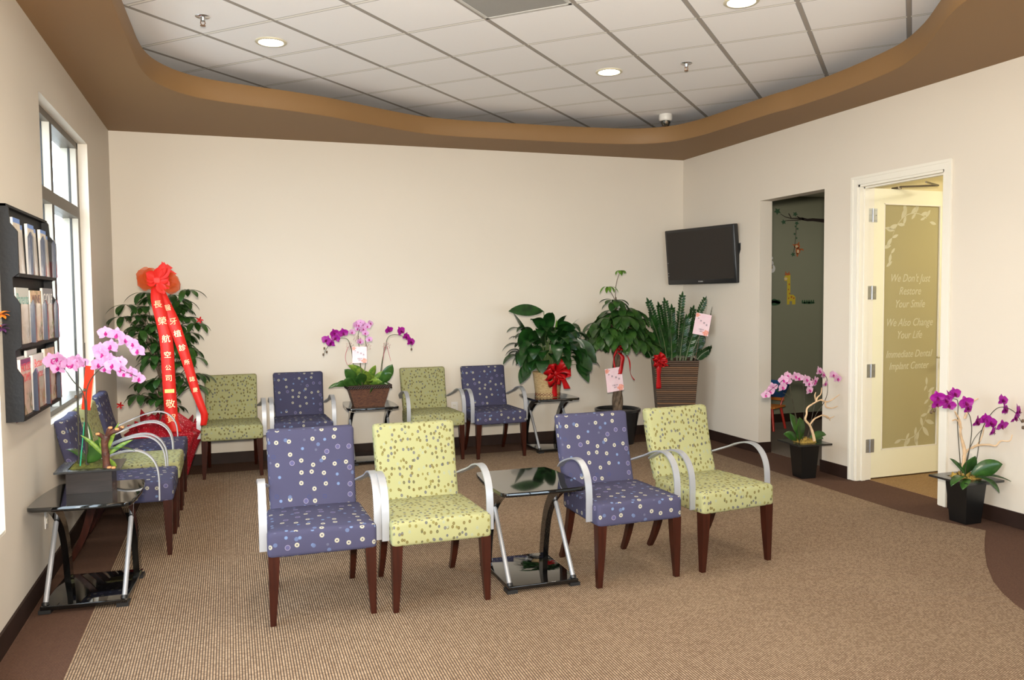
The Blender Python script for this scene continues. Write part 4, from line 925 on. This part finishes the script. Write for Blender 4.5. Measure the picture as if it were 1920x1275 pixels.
wood(r,[[(5.60,4.18,.30),(5.605,4.17,0.46),(5.59,4.17,0.53),(5.555,4.16,0.60),(5.54,4.15,0.68),(5.47,4.13,0.76)],[(5.605,4.18,.44),(5.64,4.17,0.49),(5.70,4.16,0.515),(5.735,4.15,0.58),(5.74,4.14,0.66)],[(5.66,4.16,0.50),(5.667,4.13,0.521),(5.67,4.048,0.54),(5.696,4.013,0.537),(5.712,3.991,0.571),(5.741,3.951,0.576),(5.75,3.94,0.618)],[(5.55,4.15,.64),(5.50,4.14,.70),(5.45,4.13,.70)],[(5.60,4.17,.70),(5.63,4.15,.80),(5.66,4.12,.84)]],M_DRIFT,.0125)
for bs,d,L,w,dr,u in [((5.58,4.12,.31),(-.95,-.3,.45),.24,.065,.75,(0,0,1)),((5.58,4.13,.32),(-.8,-.1,.9),.22,.032,.3,(0,-1,.5)),((5.57,4.10,.31),(-.9,-.5,.15),.17,.06,.6,(0,0,1)),((5.63,4.12,.31),(.95,-.55,.30),.24,.075,.5,(0,0,1)),((5.63,4.15,.31),(.6,-.4,.6),.22,.11,.4,(0,-1,.5)),((5.60,4.18,.31),(.1,-.3,.75),.17,.10,.3,(0,-1,.5)),((5.60,4.08,.32),(.35,-.8,.18),.18,.075,1.1,(0,0,1)),((5.66,4.2,.31),(.4,.5,.6),.17,.08,.7,(0,0,1))]: leafpart(r,bs,d,L,w,dr,M_ORLEAF,u,shape=.55)
b=MB(); b.tube([(-.02,-.05,.31),(-.02,-.05,.47)],.011,8); b.build('clear_tube',M_ACRYL,r)

# ------------------------------------------------------------------ bows
def bow(name,c,s,mt,label,cat='ribbon bow',group=None,tails=(),n=8,seed=3,wd=.32,yaw=0):
    rn=random.Random(seed); r=empty(name,c,yaw); tag(r,label,cat,group); b=MB()
    for k in range(n):
        a=2*PI*k/n+rn.uniform(-.2,.2); d=V((math.cos(a),-.45+rn.uniform(-.2,.1),math.sin(a)*.8)).normalized(); up=V((-math.sin(a)*.6,-.6,math.cos(a)*.6)).normalized(); w=d.cross(up).normalized()
        L=s*rn.uniform(.85,1.15); P=smoothpath([V((0,0,0)),d*L*.55+up*L*.26,d*L+up*.08*L,d*L*.9-up*L*.14,d*L*.45-up*L*.2,V((0,0,0))],4)
        m=len(P); b.ribbon(P,[w*s*wd*(.25+.75*math.sin(PI*i/(m-1))) for i in range(m)])
    b.rbox((0,-.01,0),(s*.14,s*.14,s*.16),s*.08,(1,1,1)); b.build('loops',mt,r,smooth=70,thick=.0008)
    for pts,w0,w1 in tails:
        P=smoothpath(pts,5); m=len(P); b=MB(); b.ribbon(P,[V((w0+(w1-w0)*i/(m-1),.006*math.sin(i*.8),0)) for i in range(m)]); b.build('ribbon_tail',mt,r,smooth=70,thick=.0008)
    return r

# ------------------------------------------------------------------ peace lily on the right back table
LZ=TZ
r=empty('potted_peace_lily',(4.000,7.70,LZ)); tag(r,'bushy dark green peace lily in a pale woven basket on the right back table','potted plant')
prof=[(.118,0),(.122,.004),(.150,.235),(.154,.24),(.152,.25),(.140,.25),(.137,.235),(.12,.05)]
MB().lathe(prof,40).build('basket',M_BASKET,r,smooth=50)
b=MB()
for k in range(22):
    a=2*PI*k/22
    for z,R in ((.028,.1235),):
        for dz,da in ((.012,0),(-.012,0),(0,.09),(0,-.09)):
            b.box((-.004,-.0018,-.006),(.004,.0018,.006),0,Matrix.Translation(((R+.002)*math.cos(a+da),(R+.002)*math.sin(a+da),z+dz))@Matrix.Rotation(a+PI/2,4,'Z')@Matrix.Rotation(.8 if dz else 0,4,'Y'))
for dx,dz in ((0,.012),(.011,.004),(-.011,.004),(.007,-.009),(-.007,-.009),(.016,-.016),(-.016,-.016)):
    a=-PI/2+.62; b.rbox((0,0,0),(.006,.002,.006),.0018,(1,1,1),None,0,Matrix.Translation((.142*math.cos(a)+dx*.8,.142*math.sin(a)+dx*.5,.135+dz))@Matrix.Rotation(a+PI/2,4,'Z'))
b.build('woven_motif',mat('brown_weave_motif',(.13,.03,.012),.6),r,smooth=0)
MB().lathe([(0,.22),(.138,.22)],24).build('soil',mat('dark_soil',(.02,.013,.008),.95),r,smooth=0)
rn=random.Random(21); st=MB(); lv=MB(); new=MB()
def lilyleaf(az,el,Ls,LL,w,dr,m=None,y=0):
    d=V((math.cos(az)*math.cos(el),math.sin(az)*math.cos(el),math.sin(el))); p0=V((.07*math.cos(az),.07*math.sin(az),.22))
    P=[p0]; dd=(d+V((0,0,.9))).normalized()
    for i in range(6): P.append(P[-1]+dd*(Ls/6)); dd=(dd+d*.16+V((0,0,-.05))).normalized()
    st.tube(P,[.004-.0003*i for i in range(7)],6)
    side=V((-math.sin(az),math.cos(az),0)); up=side.cross(dd)*-1
    (m or lv).leaf(P[-1],dd,up,LL,w,dr,.18,.42,9,0,rn.uniform(-.25,.25))
for k in range(84):
    az=2*PI*k/84*5.03+rn.uniform(-.2,.2); ring=k/84; el=rn.uniform(.25,.8)+ring*.7
    yy=math.sin(az); rr=.80 if yy>0.1 else 1.0
    lilyleaf(az,min(el,1.35),(rn.uniform(.16,.36)*rr+.14*ring),rn.uniform(.20,.28)*rr,rn.uniform(.105,.14),rn.uniform(1.5,2.6)-.4*ring)
lilyleaf(math.radians(182),1.05,.40,.31,.125,.15); lilyleaf(math.radians(60),1.4,.42,.22,.10,.6); lilyleaf(math.radians(350),.75,.30,.30,.11,1.0); lilyleaf(math.radians(195),.35,.30,.28,.11,1.0); lilyleaf(math.radians(345),.2,.28,.28,.11,1.0)
for k in range(30):
    a=-.35+3.85*k/29+rn.uniform(-.1,.1); R=rn.uniform(.10,.27); p=V((R*math.cos(a)*1.15,-.08-rn.uniform(0,.10),.42+R*math.sin(a)*1.0)); st.tube(smoothpath([(0,0,.22),(p.x*.35,p.y*.5,.22+(p.z-.22)*.7),p],3),.0035,5)
    lv.leaf(p,(math.cos(a),-.35,math.sin(a)*.7-.45),(0,-1,.25),rn.uniform(.19,.25),rn.uniform(.10,.13),.7,.15,.42,8,0,rn.uniform(-.3,.3))
lv.leaf((-.06,-.06,.86),(-1,-.05,.10),(0,-1,.35),.38,.125,.12,.15,.5,9); st.tube(smoothpath([(0,0,.22),(-.03,-.04,.6),(-.06,-.06,.86)],4),.004,6)
lilyleaf(math.radians(330),1.2,.34,.30,.055,.7,new); lilyleaf(math.radians(280),1.3,.36,.22,.03,-.1,new)
st.clamp(r).build('stalks',mat('green_stalk',(.10,.16,.05),.5),r); lv.clamp(r).build('foliage',M_LILY,r,smooth=80); new.build('young_leaves',M_NEWLEAF,r,smooth=80)
bow('ribbon_bow',(4.02,7.545,LZ+.25),.14,M_RED,'large red satin bow tied round the peace lily basket',tails=[([(0,0,0),(-.005,-.02,-.05),(.0,.012,-.14),(.005,.030,-.245)],.026,.026),([(0,0,0),(.05,-.03,-.04),(.095,-.02,-.10),(.125,-.01,-.165)],.024,.034),([(0,0,0),(-.05,-.03,-.03),(-.095,-.02,-.07)],.024,.036)],n=9,seed=5,wd=.36)

# ------------------------------------------------------------------ money trees
def palmate(b,c,R,w,n,tilt,rn,droop=.9,z=0):
    c=V(c); a0=rn.uniform(0,6.28)
    for k in range(n):
        a=a0+2*PI*k/n*rn.uniform(.95,1.05); d=V((math.cos(a),math.sin(a),.25+z)); d=(d+tilt).normalized()
        b.leaf(c,d,(0,0,1),R*rn.uniform(.8,1.1),w,droop*rn.uniform(.7,1.2),.2,.62,7)
r=empty('potted_money_tree',(.44,7.55,0)); tag(r,'tall money tree with red sparkly wrap in the back left corner','potted plant')
MB().lathe([(0,0),(.125,0),(.155,.30),(.145,.30),(.14,.27),(0,.27)],32).build('pot',M_BLACK,r,smooth=50)
m=thin('red_sparkle_wrap',(.62,.015,.03),.35,.25); nt=m.node_tree; N=NB(nt)
vo=N.n('TexVoronoi'); vo.inputs['Scale'].default_value=75; N.put(vo.inputs['Vector'],N.obj()); cc_=N.mix(N.m('LESS_THAN',vo.outputs['Distance'],.23),c4((.50,.012,.028)),c4((.85,.42,.42)))
for nn in nt.nodes:
    if nn.type=='BSDF_PRINCIPLED': N.put(nn.inputs['Base Color'],cc_)
b=MB(); n=48; vs=[]; rn=random.Random(4)
rows=9
for i in range(rows):
    t=i/(rows-1)
    for k in range(n):
        a=2*PI*k/n; tip=abs(((k/6.0)%1)-.5)*2
        R=.145+.03*t+.085*t**1.6*(1+.5*math.cos(k/n*2*PI*8))+.01*math.sin(a*11+3*t); z=.03+.42*t*(1)+.15*t**2*tip*(.6+.4*math.sin(a*3+1))
        vs.append((R*math.cos(a),R*math.sin(a),z))
b.add(vs,[(i*n+k,i*n+(k+1)%n,(i+1)*n+(k+1)%n,(i+1)*n+k) for i in range(rows-1) for k in range(n)])
vs=[]
for i in range(6):
    t=i/5
    for k in range(n):
        a=2*PI*k/n; R=(.30-.20*t)*(1+.10*math.cos(8*a)); vs.append((R*math.cos(a),R*math.sin(a)*.85,.44+.10*t*(1+.4*math.cos(8*a+1))-.03*(1-t)))
b.add(vs,[(i*n+k,i*n+(k+1)%n,(i+1)*n+(k+1)%n,(i+1)*n+k) for i in range(5) for k in range(n)])
vs=[]
for i in range(5):
    t=i/4
    for k in range(n):
        a=2*PI*k/n; R=.285+.0*t; R=(.30-.13*t**.7)*(1+.10*math.cos(8*a)*(1-t)); vs.append((R*math.cos(a),R*math.sin(a)*.85,.41-.37*t))
b.add(vs,[(i*n+k,i*n+(k+1)%n,(i+1)*n+(k+1)%n,(i+1)*n+k) for i in range(4) for k in range(n)])
b.build('sparkly_wrap',m,r,smooth=20)
rn=random.Random(9); tr=MB(); lv=MB()
for k in range(3):
    P=[V((.030*math.cos(2.1*k+z*7),.030*math.sin(2.1*k+z*7),.27+z)) for z in [i*.045 for i in range(13)]]; tr.tube(P,.026,9)
heads=[]
for k in range(62):
    t=k/62; zz=.60+.98*(rn.random()**.9); R=.27*math.sin(PI*min(1,max(.06,(zz-.42)/1.28)))**.7; a=rn.uniform(0,2*PI); q=rn.uniform(.35,1)
    p=V((R*q*math.cos(a)*1.02-.0,R*q*math.sin(a)*.85,zz))
    heads.append(p); base=V((0,0,max(.55,zz-.30-.2*q)*.8+.12)); mid=base.lerp(p,.5)+V((0,0,.05)); tr.tube(smoothpath([base,mid,p],3),.0038,5)
for p in heads: palmate(lv,p,rn.uniform(.15,.20),.060,rn.choice([5,6,6]),V((p.x*1.6,p.y*1.2-.15,0)),rn,1.1)
for p in [(.20,-.12,1.62),(-.12,-.05,1.60),(-.30,0,1.40),(.26,-.1,1.34),(.24,-.15,1.05),(-.26,-.1,1.5)]:
    palmate(lv,p,.19,.055,5,V((p[0],-.3,-.1)),rn,1.1); tr.tube(smoothpath([(0,0,.9),(p[0]*.5,p[1]*.5,p[2]-.15),p],3),.004,5)
tr.clamp(r).build('trunk',M_TRUNK,r); lv.clamp(r).build('foliage',M_MONEY,r,smooth=80)
for c in [(.30,-.16,1.37),(-.33,-.15,.68)]:
    sm=MB()
    for k in range(5):
        a=2*PI*k/5; sm.leaf(V(c),(math.cos(a),-.5,math.sin(a)),(0,-1,0),.036,.014,.2,.2,.5,4)
    sm.clamp(r).build('small_red_bow',M_RED,r,smooth=80)
# banner ribbon with gold writing hung over the tree
r=empty('ribbon_banner',(.425,7.36,1.70)); tag(r,'orange organza bow with two red banners of gold Chinese characters on the left tree','ribbon banner'); O=r.location
b=MB(); rn=random.Random(6)
for a,L,wd_ in [(2.75,.17,.15),(3.25,.16,.13),(.1,.17,.13),(-.35,.19,.14),(2.35,.13,.12),(.55,.13,.11),(-.8,.12,.10),(3.7,.11,.09)]:
    for sgn in (-1,1):
        d=V((math.cos(a),-.25*sgn,math.sin(a)*.8)); b.leaf((0,-.01,0),d,(0,-1*sgn,.2),L,wd_,.15,.55*sgn,.66,9,0,rn.uniform(-.4,.4))
b.build('organza_loops',M_ORGZ,r,smooth=80)
b=MB()
for a,L,wd_ in [(1.1,.17,.07),(.85,.15,.08),(1.5,.12,.07),(.2,.10,.09),(-.5,.12,.09),(2.8,.09,.09),(3.6,.09,.08),(-1.2,.13,.08),(2.2,.11,.08)]:
    b.leaf((0,-.03,0),(math.cos(a),-.3,math.sin(a)*.9),(0,-1,.2),L,wd_,.1,.5,.6,8,0,rn.uniform(-.5,.5))
b.build('red_loops',M_REDTAIL,r,smooth=80)
b=MB()
for dx,dz,L in ((.10,.12,1),(.06,.14,.9),(.13,.07,.8)):
    P=smoothpath([(0,0,0),(dx*.6,-.02,dz*.6),(dx,-.03,dz)],4); b.ribbon(P,[V((.004+.020*i/len(P),0,-.004-.014*i/len(P))) for i in range(len(P))])
b.rbox((0,-.02,0),(.035,.03,.035),.02,(1,1,1)); b.build('bow_knot',M_REDTAIL,r,smooth=80)
def banner(path,wid,chars,patch=None):
    P=[V(p)-O for p in smoothpath(path,6)]; m=len(P); wf=lambda t:(wid[0]+(wid[1]-wid[0])*min(1,t*5)) if t<.2 else wid[1]+(wid[2]-wid[1])*(t-.2)/.8
    wv=[V((wf(i/(m-1)),.0,0)) for i in range(m)]
    t_=MB().ribbon(P,wv).build('red_banner',M_REDTAIL,r,smooth=80,thick=.001)
    cum=[0]
    for i in range(m-1): cum.append(cum[-1]+(P[i+1]-P[i]).length)
    def at(z):
        for i in range(m-1):
            if (P[i].z-z)*(P[i+1].z-z)<=0 and P[i].z!=P[i+1].z: t=(P[i].z-z)/(P[i].z-P[i+1].z); return P[i].lerp(P[i+1],t),(P[i]-P[i+1]).normalized()
        return P[-1],(P[-2]-P[-1]).normalized()
    for ch,z,sz in chars:
        p,up=at(z-O.z); sz*=.88; vs,fs=text_geo(ch,sz,0,.0004); x=V((1,0,0)); x=(x-up*x.dot(up)*.5).normalized(); fr=frame(p+V((0,-.003,0)),x,up); MB().add([(v[0],v[1]-sz*.35,v[2]) for v in vs],fs,None,0,fr).build('gold_character',M_GOLD,t_,smooth=0)
    if patch:
        p,up=at(patch-O.z); fr=frame(p+V((0,-.003,0)),(1,0,0),up); MB().box((-.036,-.015,0),(.036,.015,.001),0,fr).build('gold_patch',mat('yellow_patch',(.85,.62,.15),.4),t_,smooth=0)
banner([(.415,7.33,1.66),(.420,7.27,1.55),(.452,7.235,1.41),(.480,7.215,1.27),(.492,7.205,1.15),(.496,7.20,1.0),(.500,7.20,.84),(.506,7.20,.68),(.512,7.20,.56),(.535,7.20,.46)],(.035,.050,.049),[('長',1.505,.075),('榮',1.37,.080),('航',1.225,.075),('空',1.095,.065),('公',.99,.055),('司',.905,.065),('敬',.695,.085),('賀',.575,.085)],.80)
banner([(.430,7.34,1.66),(.480,7.28,1.53),(.545,7.225,1.36),(.590,7.205,1.21),(.632,7.20,1.06),(.672,7.20,.90),(.705,7.20,.77),(.745,7.20,.645),(.762,7.205,.58),(.750,7.22,.50)],(.030,.048,.024),[('醫',1.475,.065),('牙',1.365,.07),('植',1.265,.07),('診',1.15,.065),('所',1.03,.05),('誌',.89,.05),('慶',.80,.045)])

r=empty('potted_money_tree',(4.800,7.74,0)); tag(r,'braided trunk money tree in a round black pot, right of the peace lily','potted plant')
MB().lathe([(0,0),(.17,0),(.225,.335),(.240,.34),(.240,.365),(.222,.368),(.212,.34),(0,.33)],40).build('pot',M_BLACKPL,r,smooth=50)
tr=MB()
for k in range(4):
    P=[V((.030*math.cos(PI/2*k+z*9),.030*math.sin(PI/2*k+z*9),.32+z)) for z in [i*.04 for i in range(19)]]; tr.tube(P,[.030-.0006*i for i in range(19)],9)
rn=random.Random(14); lv=MB(); nw=MB()
for k in range(64):
    a=rn.uniform(0,2*PI); q=math.sqrt(rn.random()); zz=1.04+.42*(1-q*q)*rn.uniform(.5,1.1)+rn.uniform(-.06,.06)
    p=V((.36*q*math.cos(a),.27*q*math.sin(a),zz)); tr.tube(smoothpath([(0,0,1.0),(p.x*.5,p.y*.5,zz+.02),p],3),.004,5)
    palmate(lv,p,rn.uniform(.18,.25),.082,rn.choice([5,6,7]),V((p.x*1.5,p.y*1.3-.15,-.1)),rn,1.35)
for p,R in [((.015,-.05,1.80),.085),((-.15,-.1,1.63),.13)]:
    palmate(nw,p,R,.034,6,V((0,0,.1)),rn,1.7); tr.tube(smoothpath([(-.02,0,1.30),(-.03,-.03,p[2]-.16),p],3),.0035,5)
palmate(lv,(-.09,-.12,1.49),.17,.07,6,V((0,-.3,.1)),rn,1.2)
tr.clamp(r).build('trunk',M_TRUNK,r); lv.clamp(r).build('foliage',M_MONEY,r,smooth=80); nw.build('young_leaves',M_NEWLEAF,r,smooth=80)
bow('ribbon_bow',(4.775,7.655,1.035),.075,M_RED,'small dark red bow with trailing ribbons on the braided money tree trunk',tails=[([(0,0,0),(-.04,-.02,-.06),(-.06,-.01,-.14),(-.055,-.015,-.24)],.014,.008),([(0,0,-.08),(.03,-.02,-.12),(.02,-.03,-.20),(-.005,-.03,-.30)],.022,.022),([(.05,.0,-.05),(.11,-.02,-.16),(.125,-.02,-.30),(.165,-.03,-.37)],.006,.004)],n=7,seed=8)
card('greeting_card',(4.712,7.63,.680),.19,.245,math.radians(-7),'pink greeting card hanging on the braided money tree trunk',0.0)

# ------------------------------------------------------------------ ZZ plant in the corner
r=empty('potted_zz_plant',(5.465,7.72,0)); tag(r,'dark green ZZ plant in a tall tapered woven pot in the right corner','potted plant')
tapbox('woven_pot',M_ZZPOT,.165,.165,.232,.215,.86,r,.02)
for c_ in r.children: c_.rotation_euler=(0,0,math.radians(-24))
MB().box((-.165,-.165,.80),(.165,.165,.815)).build('soil',mat('dark_soil',(.02,.013,.008),.95),r,smooth=0)
rn=random.Random(33); st=MB(); lv=MB()
def frond(dx,dy,L,lean,w=.045):
    P=[V((dx*.25,dy*.2,.80))]; d=V((dx*.30,dy*.30,1)).normalized()
    for i in range(12): P.append(P[-1]+d*L/12); d=(d+V((dx,dy,-.12))*lean/12).normalized()
    st.tube(P,[.009-.0006*i for i in range(13)],6)
    side=V((0,-1,0)).cross(d); 
    for i in range(3,13):
        t=(P[min(i+1,12)]-P[i-1]).normalized(); sd=t.cross(V((rn.uniform(-.3,.3),-1,rn.uniform(-.2,.2)))).normalized()
        for h in (0,.5):
            q=P[i] if h==0 else (P[i]+P[i-1])/2
            for s in (-1,1): lv.leaf(q,(sd*s+t*.75+V((0,-.2,0))),(0,-1,.1),w*1.9*(1-.035*i),w*.62,.15,.2,.45,5)
    lv.leaf(P[12],d,(0,-1,0),w*1.6,w*.6,.1)
for dx,dy,L,ln in [(-.85,-.15,.62,.9),(-.65,-.3,.55,.6),(-.45,.1,.68,.5),(-.25,-.35,.60,.3),(-.1,.1,.66,.9),(.12,-.35,.50,.5),(.12,0,.72,.8),(.45,-.1,.72,.8),(.62,-.25,.66,.95),(.75,-.1,.50,1.3),(.3,-.45,.45,.6),(-.9,.2,.45,1.0),(0.5,.2,.6,.5),(-.35,-.5,.42,.6),(.85,-.35,.30,1.9),(-.55,-.45,.45,.7),(0,-.5,.5,.4),(-.2,.3,.62,.3)]: frond(dx,dy,L,ln)
st.clamp(r).build('stalks',mat('zz_stalk',(.10,.13,.06),.45),r); lv.clamp(r).build('foliage',M_ZZ,r,smooth=80)
bow('ribbon_bow',(5.125,7.455,.875),.085,M_RED,'dark red bow on the rim of the tall woven pot',tails=[([(0,0,0),(-.005,-.02,-.06),(0,-.008,-.16),(.008,.008,-.29)],.024,.026),([(0,0,0),(.05,-.02,-.03),(.095,-.015,-.06)],.022,.024)],n=9,seed=12)
card('greeting_card',(5.655,7.48,1.235),.175,.225,math.radians(11),'pink greeting card on a thin stick in the tall woven pot by the right wall',-.15,0,(-.005,-.40))

# ------------------------------------------------------------------ orange flowers on the near window sill
r=empty('flower_vase',(-.031,4.09,.514)); tag(r,'orange flowers in a vase on the near window sill, cut by the left edge','flower vase')
MB().lathe([(0,0),(.024,0),(.028,.12),(.020,.42),(.028,.55),(.024,.55),(.016,.42),(.02,.10),(0,.02)],28).build('vase',M_BLACKPL,r)
b=MB(); f=MB(); pl=MB(); rn=random.Random(2)
for k in range(9):
    p=V((.028+rn.uniform(-.02,.03),rn.uniform(-.10,.04),.95+rn.uniform(-.05,.07)))
    b.tube([(0,0,.5),p*.6+V((0,0,.25)),p],.003,5)
    for q in range(10):
        a=2*PI*q/10; (f if k%4 else pl).leaf(p,(math.cos(a),math.sin(a)*.8-.3,.4*math.sin(a*2)+.2),(0,0,1),.045,.022,.5,.2,.5,4)
b.build('stems',M_STEM,r); f.build('orange_petals',thin('orange_petal',(.80,.22,.01),.5,.3),r,smooth=80); pl.build('purple_petals',thin('purple_petal',(.10,.03,.12),.5,.3),r,smooth=80)

# ------------------------------------------------------------------ playroom: chair and wall decals
r=empty('childrens_chair',(6.80,7.93,0),math.radians(-62)); tag(r,'small painted wooden chair with blue back and red legs in the dark playroom','chair')
RD=mat('red_toy_paint',(.45,.03,.02),.35); OR=mat('orange_toy_paint',(.60,.20,.03),.35); BLU=mat('blue_toy_paint',(.02,.10,.30),.35); YG=mat('yellow_green_paint',(.12,.30,.08),.4)
MB().rbox((0,0,.262),(.155,.15,.011),.008,(2,2,1)).build('seat',OR,r)
for sx in (-1,1):
    for sy in (-1,1): MB().tube([(sx*.11,sy*.11,.255),(sx*.15,sy*.15,0)],[.016,.014],10).build('leg',RD,r)
    MB().tube([(sx*.10,.13,.27),(sx*.12,.16,.36)],.010,8).build('back_spindle',RD,r)
bk=MB().rbox((0,.165,.45),(.165,.009,.10),.008,(3,1,3),lambda p:(p.x*(1+.25*p.z/.1),p.y+.2*p.z*.3,p.z)).build('backrest',BLU,r)
vs,fs=text_geo('abc',.13,0,.001); MB().add(vs,fs,None,0,Matrix.Translation((0,.146,.415))@Matrix.Rotation(PI/2-.06,4,'X')).add(vs,fs,None,0,Matrix.Translation((0,.186,.415))@Matrix.Rotation(PI,4,'Z')@Matrix.Rotation(PI/2+.06,4,'X')).build('painted_letters',YG,bk,smooth=0)
MB().rbox((0,.160,.345),(.13,.008,.028),.006,(2,1,1)).build('back_slat',OR,r)
def dp(a,b): return (6.891+a*.001694,2.887-b*.001391)
def decal(name,label,layers,cat='wall decal'):
    # layers: (part name, material, list of polygons in wall coordinates, depth)
    c=dp(*layers[0][2][0][0]); r=empty(name,(c[0],KY,c[1])); tag(r,label,cat)
    for pn,mt,polys,dep in layers:
        b=MB()
        for pl in polys:
            q=[dp(*p) for p in pl]; b.add([(x-c[0],-dep,z-c[1]) for x,z in q],[tuple(range(len(q)))])
        b.build(pn,mt,r,smooth=0)
def strip(pts,w):
    L=[];R=[]
    for i,p in enumerate(pts):
        a=pts[max(i-1,0)];c=pts[min(i+1,len(pts)-1)]; dx,dy=c[0]-a[0],c[1]-a[1]; l=math.hypot(dx,dy) or 1; ww=w[i] if isinstance(w,(list,tuple)) else w
        L.append((p[0]-dy/l*ww,p[1]+dx/l*ww)); R.append((p[0]+dy/l*ww,p[1]-dx/l*ww))
    return L+R[::-1]
def ell(cx,cy,rx,ry,n=14): return [(cx+rx*math.cos(2*PI*i/n),cy+ry*math.sin(2*PI*i/n)) for i in range(n)]
def maple(cx,cy,s,rot): return [(cx+s*(1 if i%2==0 else .5)*math.cos(rot+2*PI*i/10),cy+s*(1 if i%2==0 else .5)*math.sin(rot+2*PI*i/10)) for i in range(10)]
DBR=mat('decal_dark_brown',(.018,.010,.008),.6); DGR=mat('decal_dark_green',(.03,.085,.04),.6); YEL=mat('decal_yellow',(.52,.40,.03),.6); ORB=mat('decal_orange_brown',(.40,.11,.03),.6); WHT=mat('decal_white',(.60,.60,.60),.6); CRM=mat('decal_cream',(.62,.50,.30),.6)
decal('branch_decal','dark tree branch decal with leaves high on the playroom wall',[('branch',DBR,[strip([(200,275),(240,300),(290,312),(350,310),(390,308)],[2,3,4,6,8]),strip([(232,335),(280,330),(340,326),(400,315)],[2,3,4,7]),strip([(270,270),(292,308)],[4,4]),strip([(340,290),(370,312)],[3,5]),strip([(385,312),(430,322),(480,318),(530,322),(640,330)],[12,11,13,14,20])],.0012),('leaves',DGR,[maple(175,255,32,.4),maple(326,275,24,.1),maple(228,345,24,.7)],.0016)])
decal('vine_decal','hanging leafy vine decal below the branch',[('vine',DBR,[strip([(338,340),(335,400),(332,470),(322,560),(315,620)],[2]*5)],.0012),('leaves',DGR,[maple(340,352,20,.2),maple(346,400,13,.9),maple(330,380,12,.3),maple(322,445,13,.5),maple(338,480,12,.3),maple(310,622,22,.6)],.0016)])
decal('monkey_decal','orange cartoon monkey decal swinging from the vine',[('body',ORB,[ell(345,550,24,22),ell(352,590,20,30),strip([(365,580),(385,575),(400,585)],[7,7,5]),strip([(330,560),(318,540),(306,535)],[6,5,4]),strip([(355,535),(360,515)],[6,5]),strip([(345,610),(348,640)],[8,6])],.0020),('face',CRM,[ell(340,552,12,11),ell(352,595,9,16)],.0024)])
decal('rabbit_decal','white cartoon animal decal at the left edge of the playroom wall',[('body',WHT,[ell(125,700,22,26),ell(135,745,26,36),ell(128,655,14,14),strip([(115,680),(108,660),(120,645)],[5,6,4])],.0012),('vest',mat('decal_olive',(.20,.17,.04),.6),[ell(125,735,14,18)],.0016)])
decal('giraffe_decal','yellow giraffe decal standing low on the playroom wall',[('body',YEL,[[(262,1055),(262,850),(240,850),(238,815),(262,795),(290,800),(290,970),(315,970),(334,990),(334,1055),(306,1055),(306,1025),(284,1025),(284,1055)]],.0012),('spots',ORB,[ell(280,880,6,9,8),ell(274,925,5,8,8),ell(284,960,6,8,8),ell(300,990,8,10,8),ell(320,1000,7,9,8),ell(276,1000,5,8,8),ell(265,793,26,10,10),strip([(252,785),(248,770)],[4,4]),strip([(275,785),(279,770)],[4,4])],.0016),('muzzle',CRM,[ell(250,832,14,12,10)],.0018)])
decal('bush_decal','rounded dark green bush decal left of the giraffe',[('bush',DGR,[ell(155,1040,52,22),ell(125,1030,24,20),ell(155,1022,24,18),ell(185,1030,24,18)],.0012)])
decal('grass_decal','low dark green leafy grass decal right of the giraffe',[('grass',DGR,[ell(445,1042,58,10)]+[ell(395+i*19,1030+(i%2)*3,7,18 if i%2 else 14,10) for i in range(6)],.0012)])
WORLD=9.0; FLASH=1300; OFFICE=32; PLAY=9; EXPO=0.18
# ------------------------------------------------------------------ light
w=bpy.data.worlds.new('sky'); SC.world=w; w.use_nodes=True; nt=w.node_tree; bg=nt.nodes['Background']
bg.inputs[0].default_value=(.76,.88,1,1); bg.inputs[1].default_value=WORLD
def portal(loc,rot,sx,sy):
    l=bpy.data.lights.new('window_portal','AREA'); l.shape='RECTANGLE'; l.size=sx; l.size_y=sy; l.cycles.is_portal=True
    o=bpy.data.objects.new('window_portal',l); COL.objects.link(o); o.location=loc; o.rotation_euler=rot
for y0,y1,z0,z1 in WIN: portal((-.19,(y0+y1)/2,(z0+z1)/2),(0,-PI/2,0),z1-z0,y1-y0)
for x0,x1,z0,z1 in FW: portal(((x0+x1)/2,Y0-.21,(z0+z1)/2),(PI/2,0,0),x1-x0,z1-z0)
def area(name,loc,rot,sx,sy,e,col):
    l=bpy.data.lights.new(name,'AREA'); l.shape='RECTANGLE'; l.size=sx; l.size_y=sy; l.energy=e; l.color=col
    o=bpy.data.objects.new(name,l); COL.objects.link(o); o.location=loc; o.rotation_euler=rot; return o
# camera flash bounced from a small head beside the lens
fl=bpy.data.lights.new('camera_flash','SPOT'); fl.energy=FLASH; fl.color=(1,.88,.72); fl.spot_size=math.radians(150); fl.spot_blend=1; fl.shadow_soft_size=.12
o=bpy.data.objects.new('camera_flash',fl); COL.objects.link(o); o.location=(.93,-.05,1.78); o.rotation_euler=(math.radians(112),0,math.radians(-19))
# area light added to brighten the dark playroom, then the office ceiling lamp
area('playroom_fill',(7.6,6.9,2.70),(0,0,0),.5,.5,PLAY,(1,.95,.85))
area('office_lamp',(7.2,4.3,2.78),(0,0,0),.6,.6,OFFICE,(1,.93,.70))
SC.view_settings.view_transform='Standard'; SC.view_settings.look='None'; SC.view_settings.exposure=EXPO; SC.view_settings.gamma=1; SC.view_settings.use_curve_mapping=False
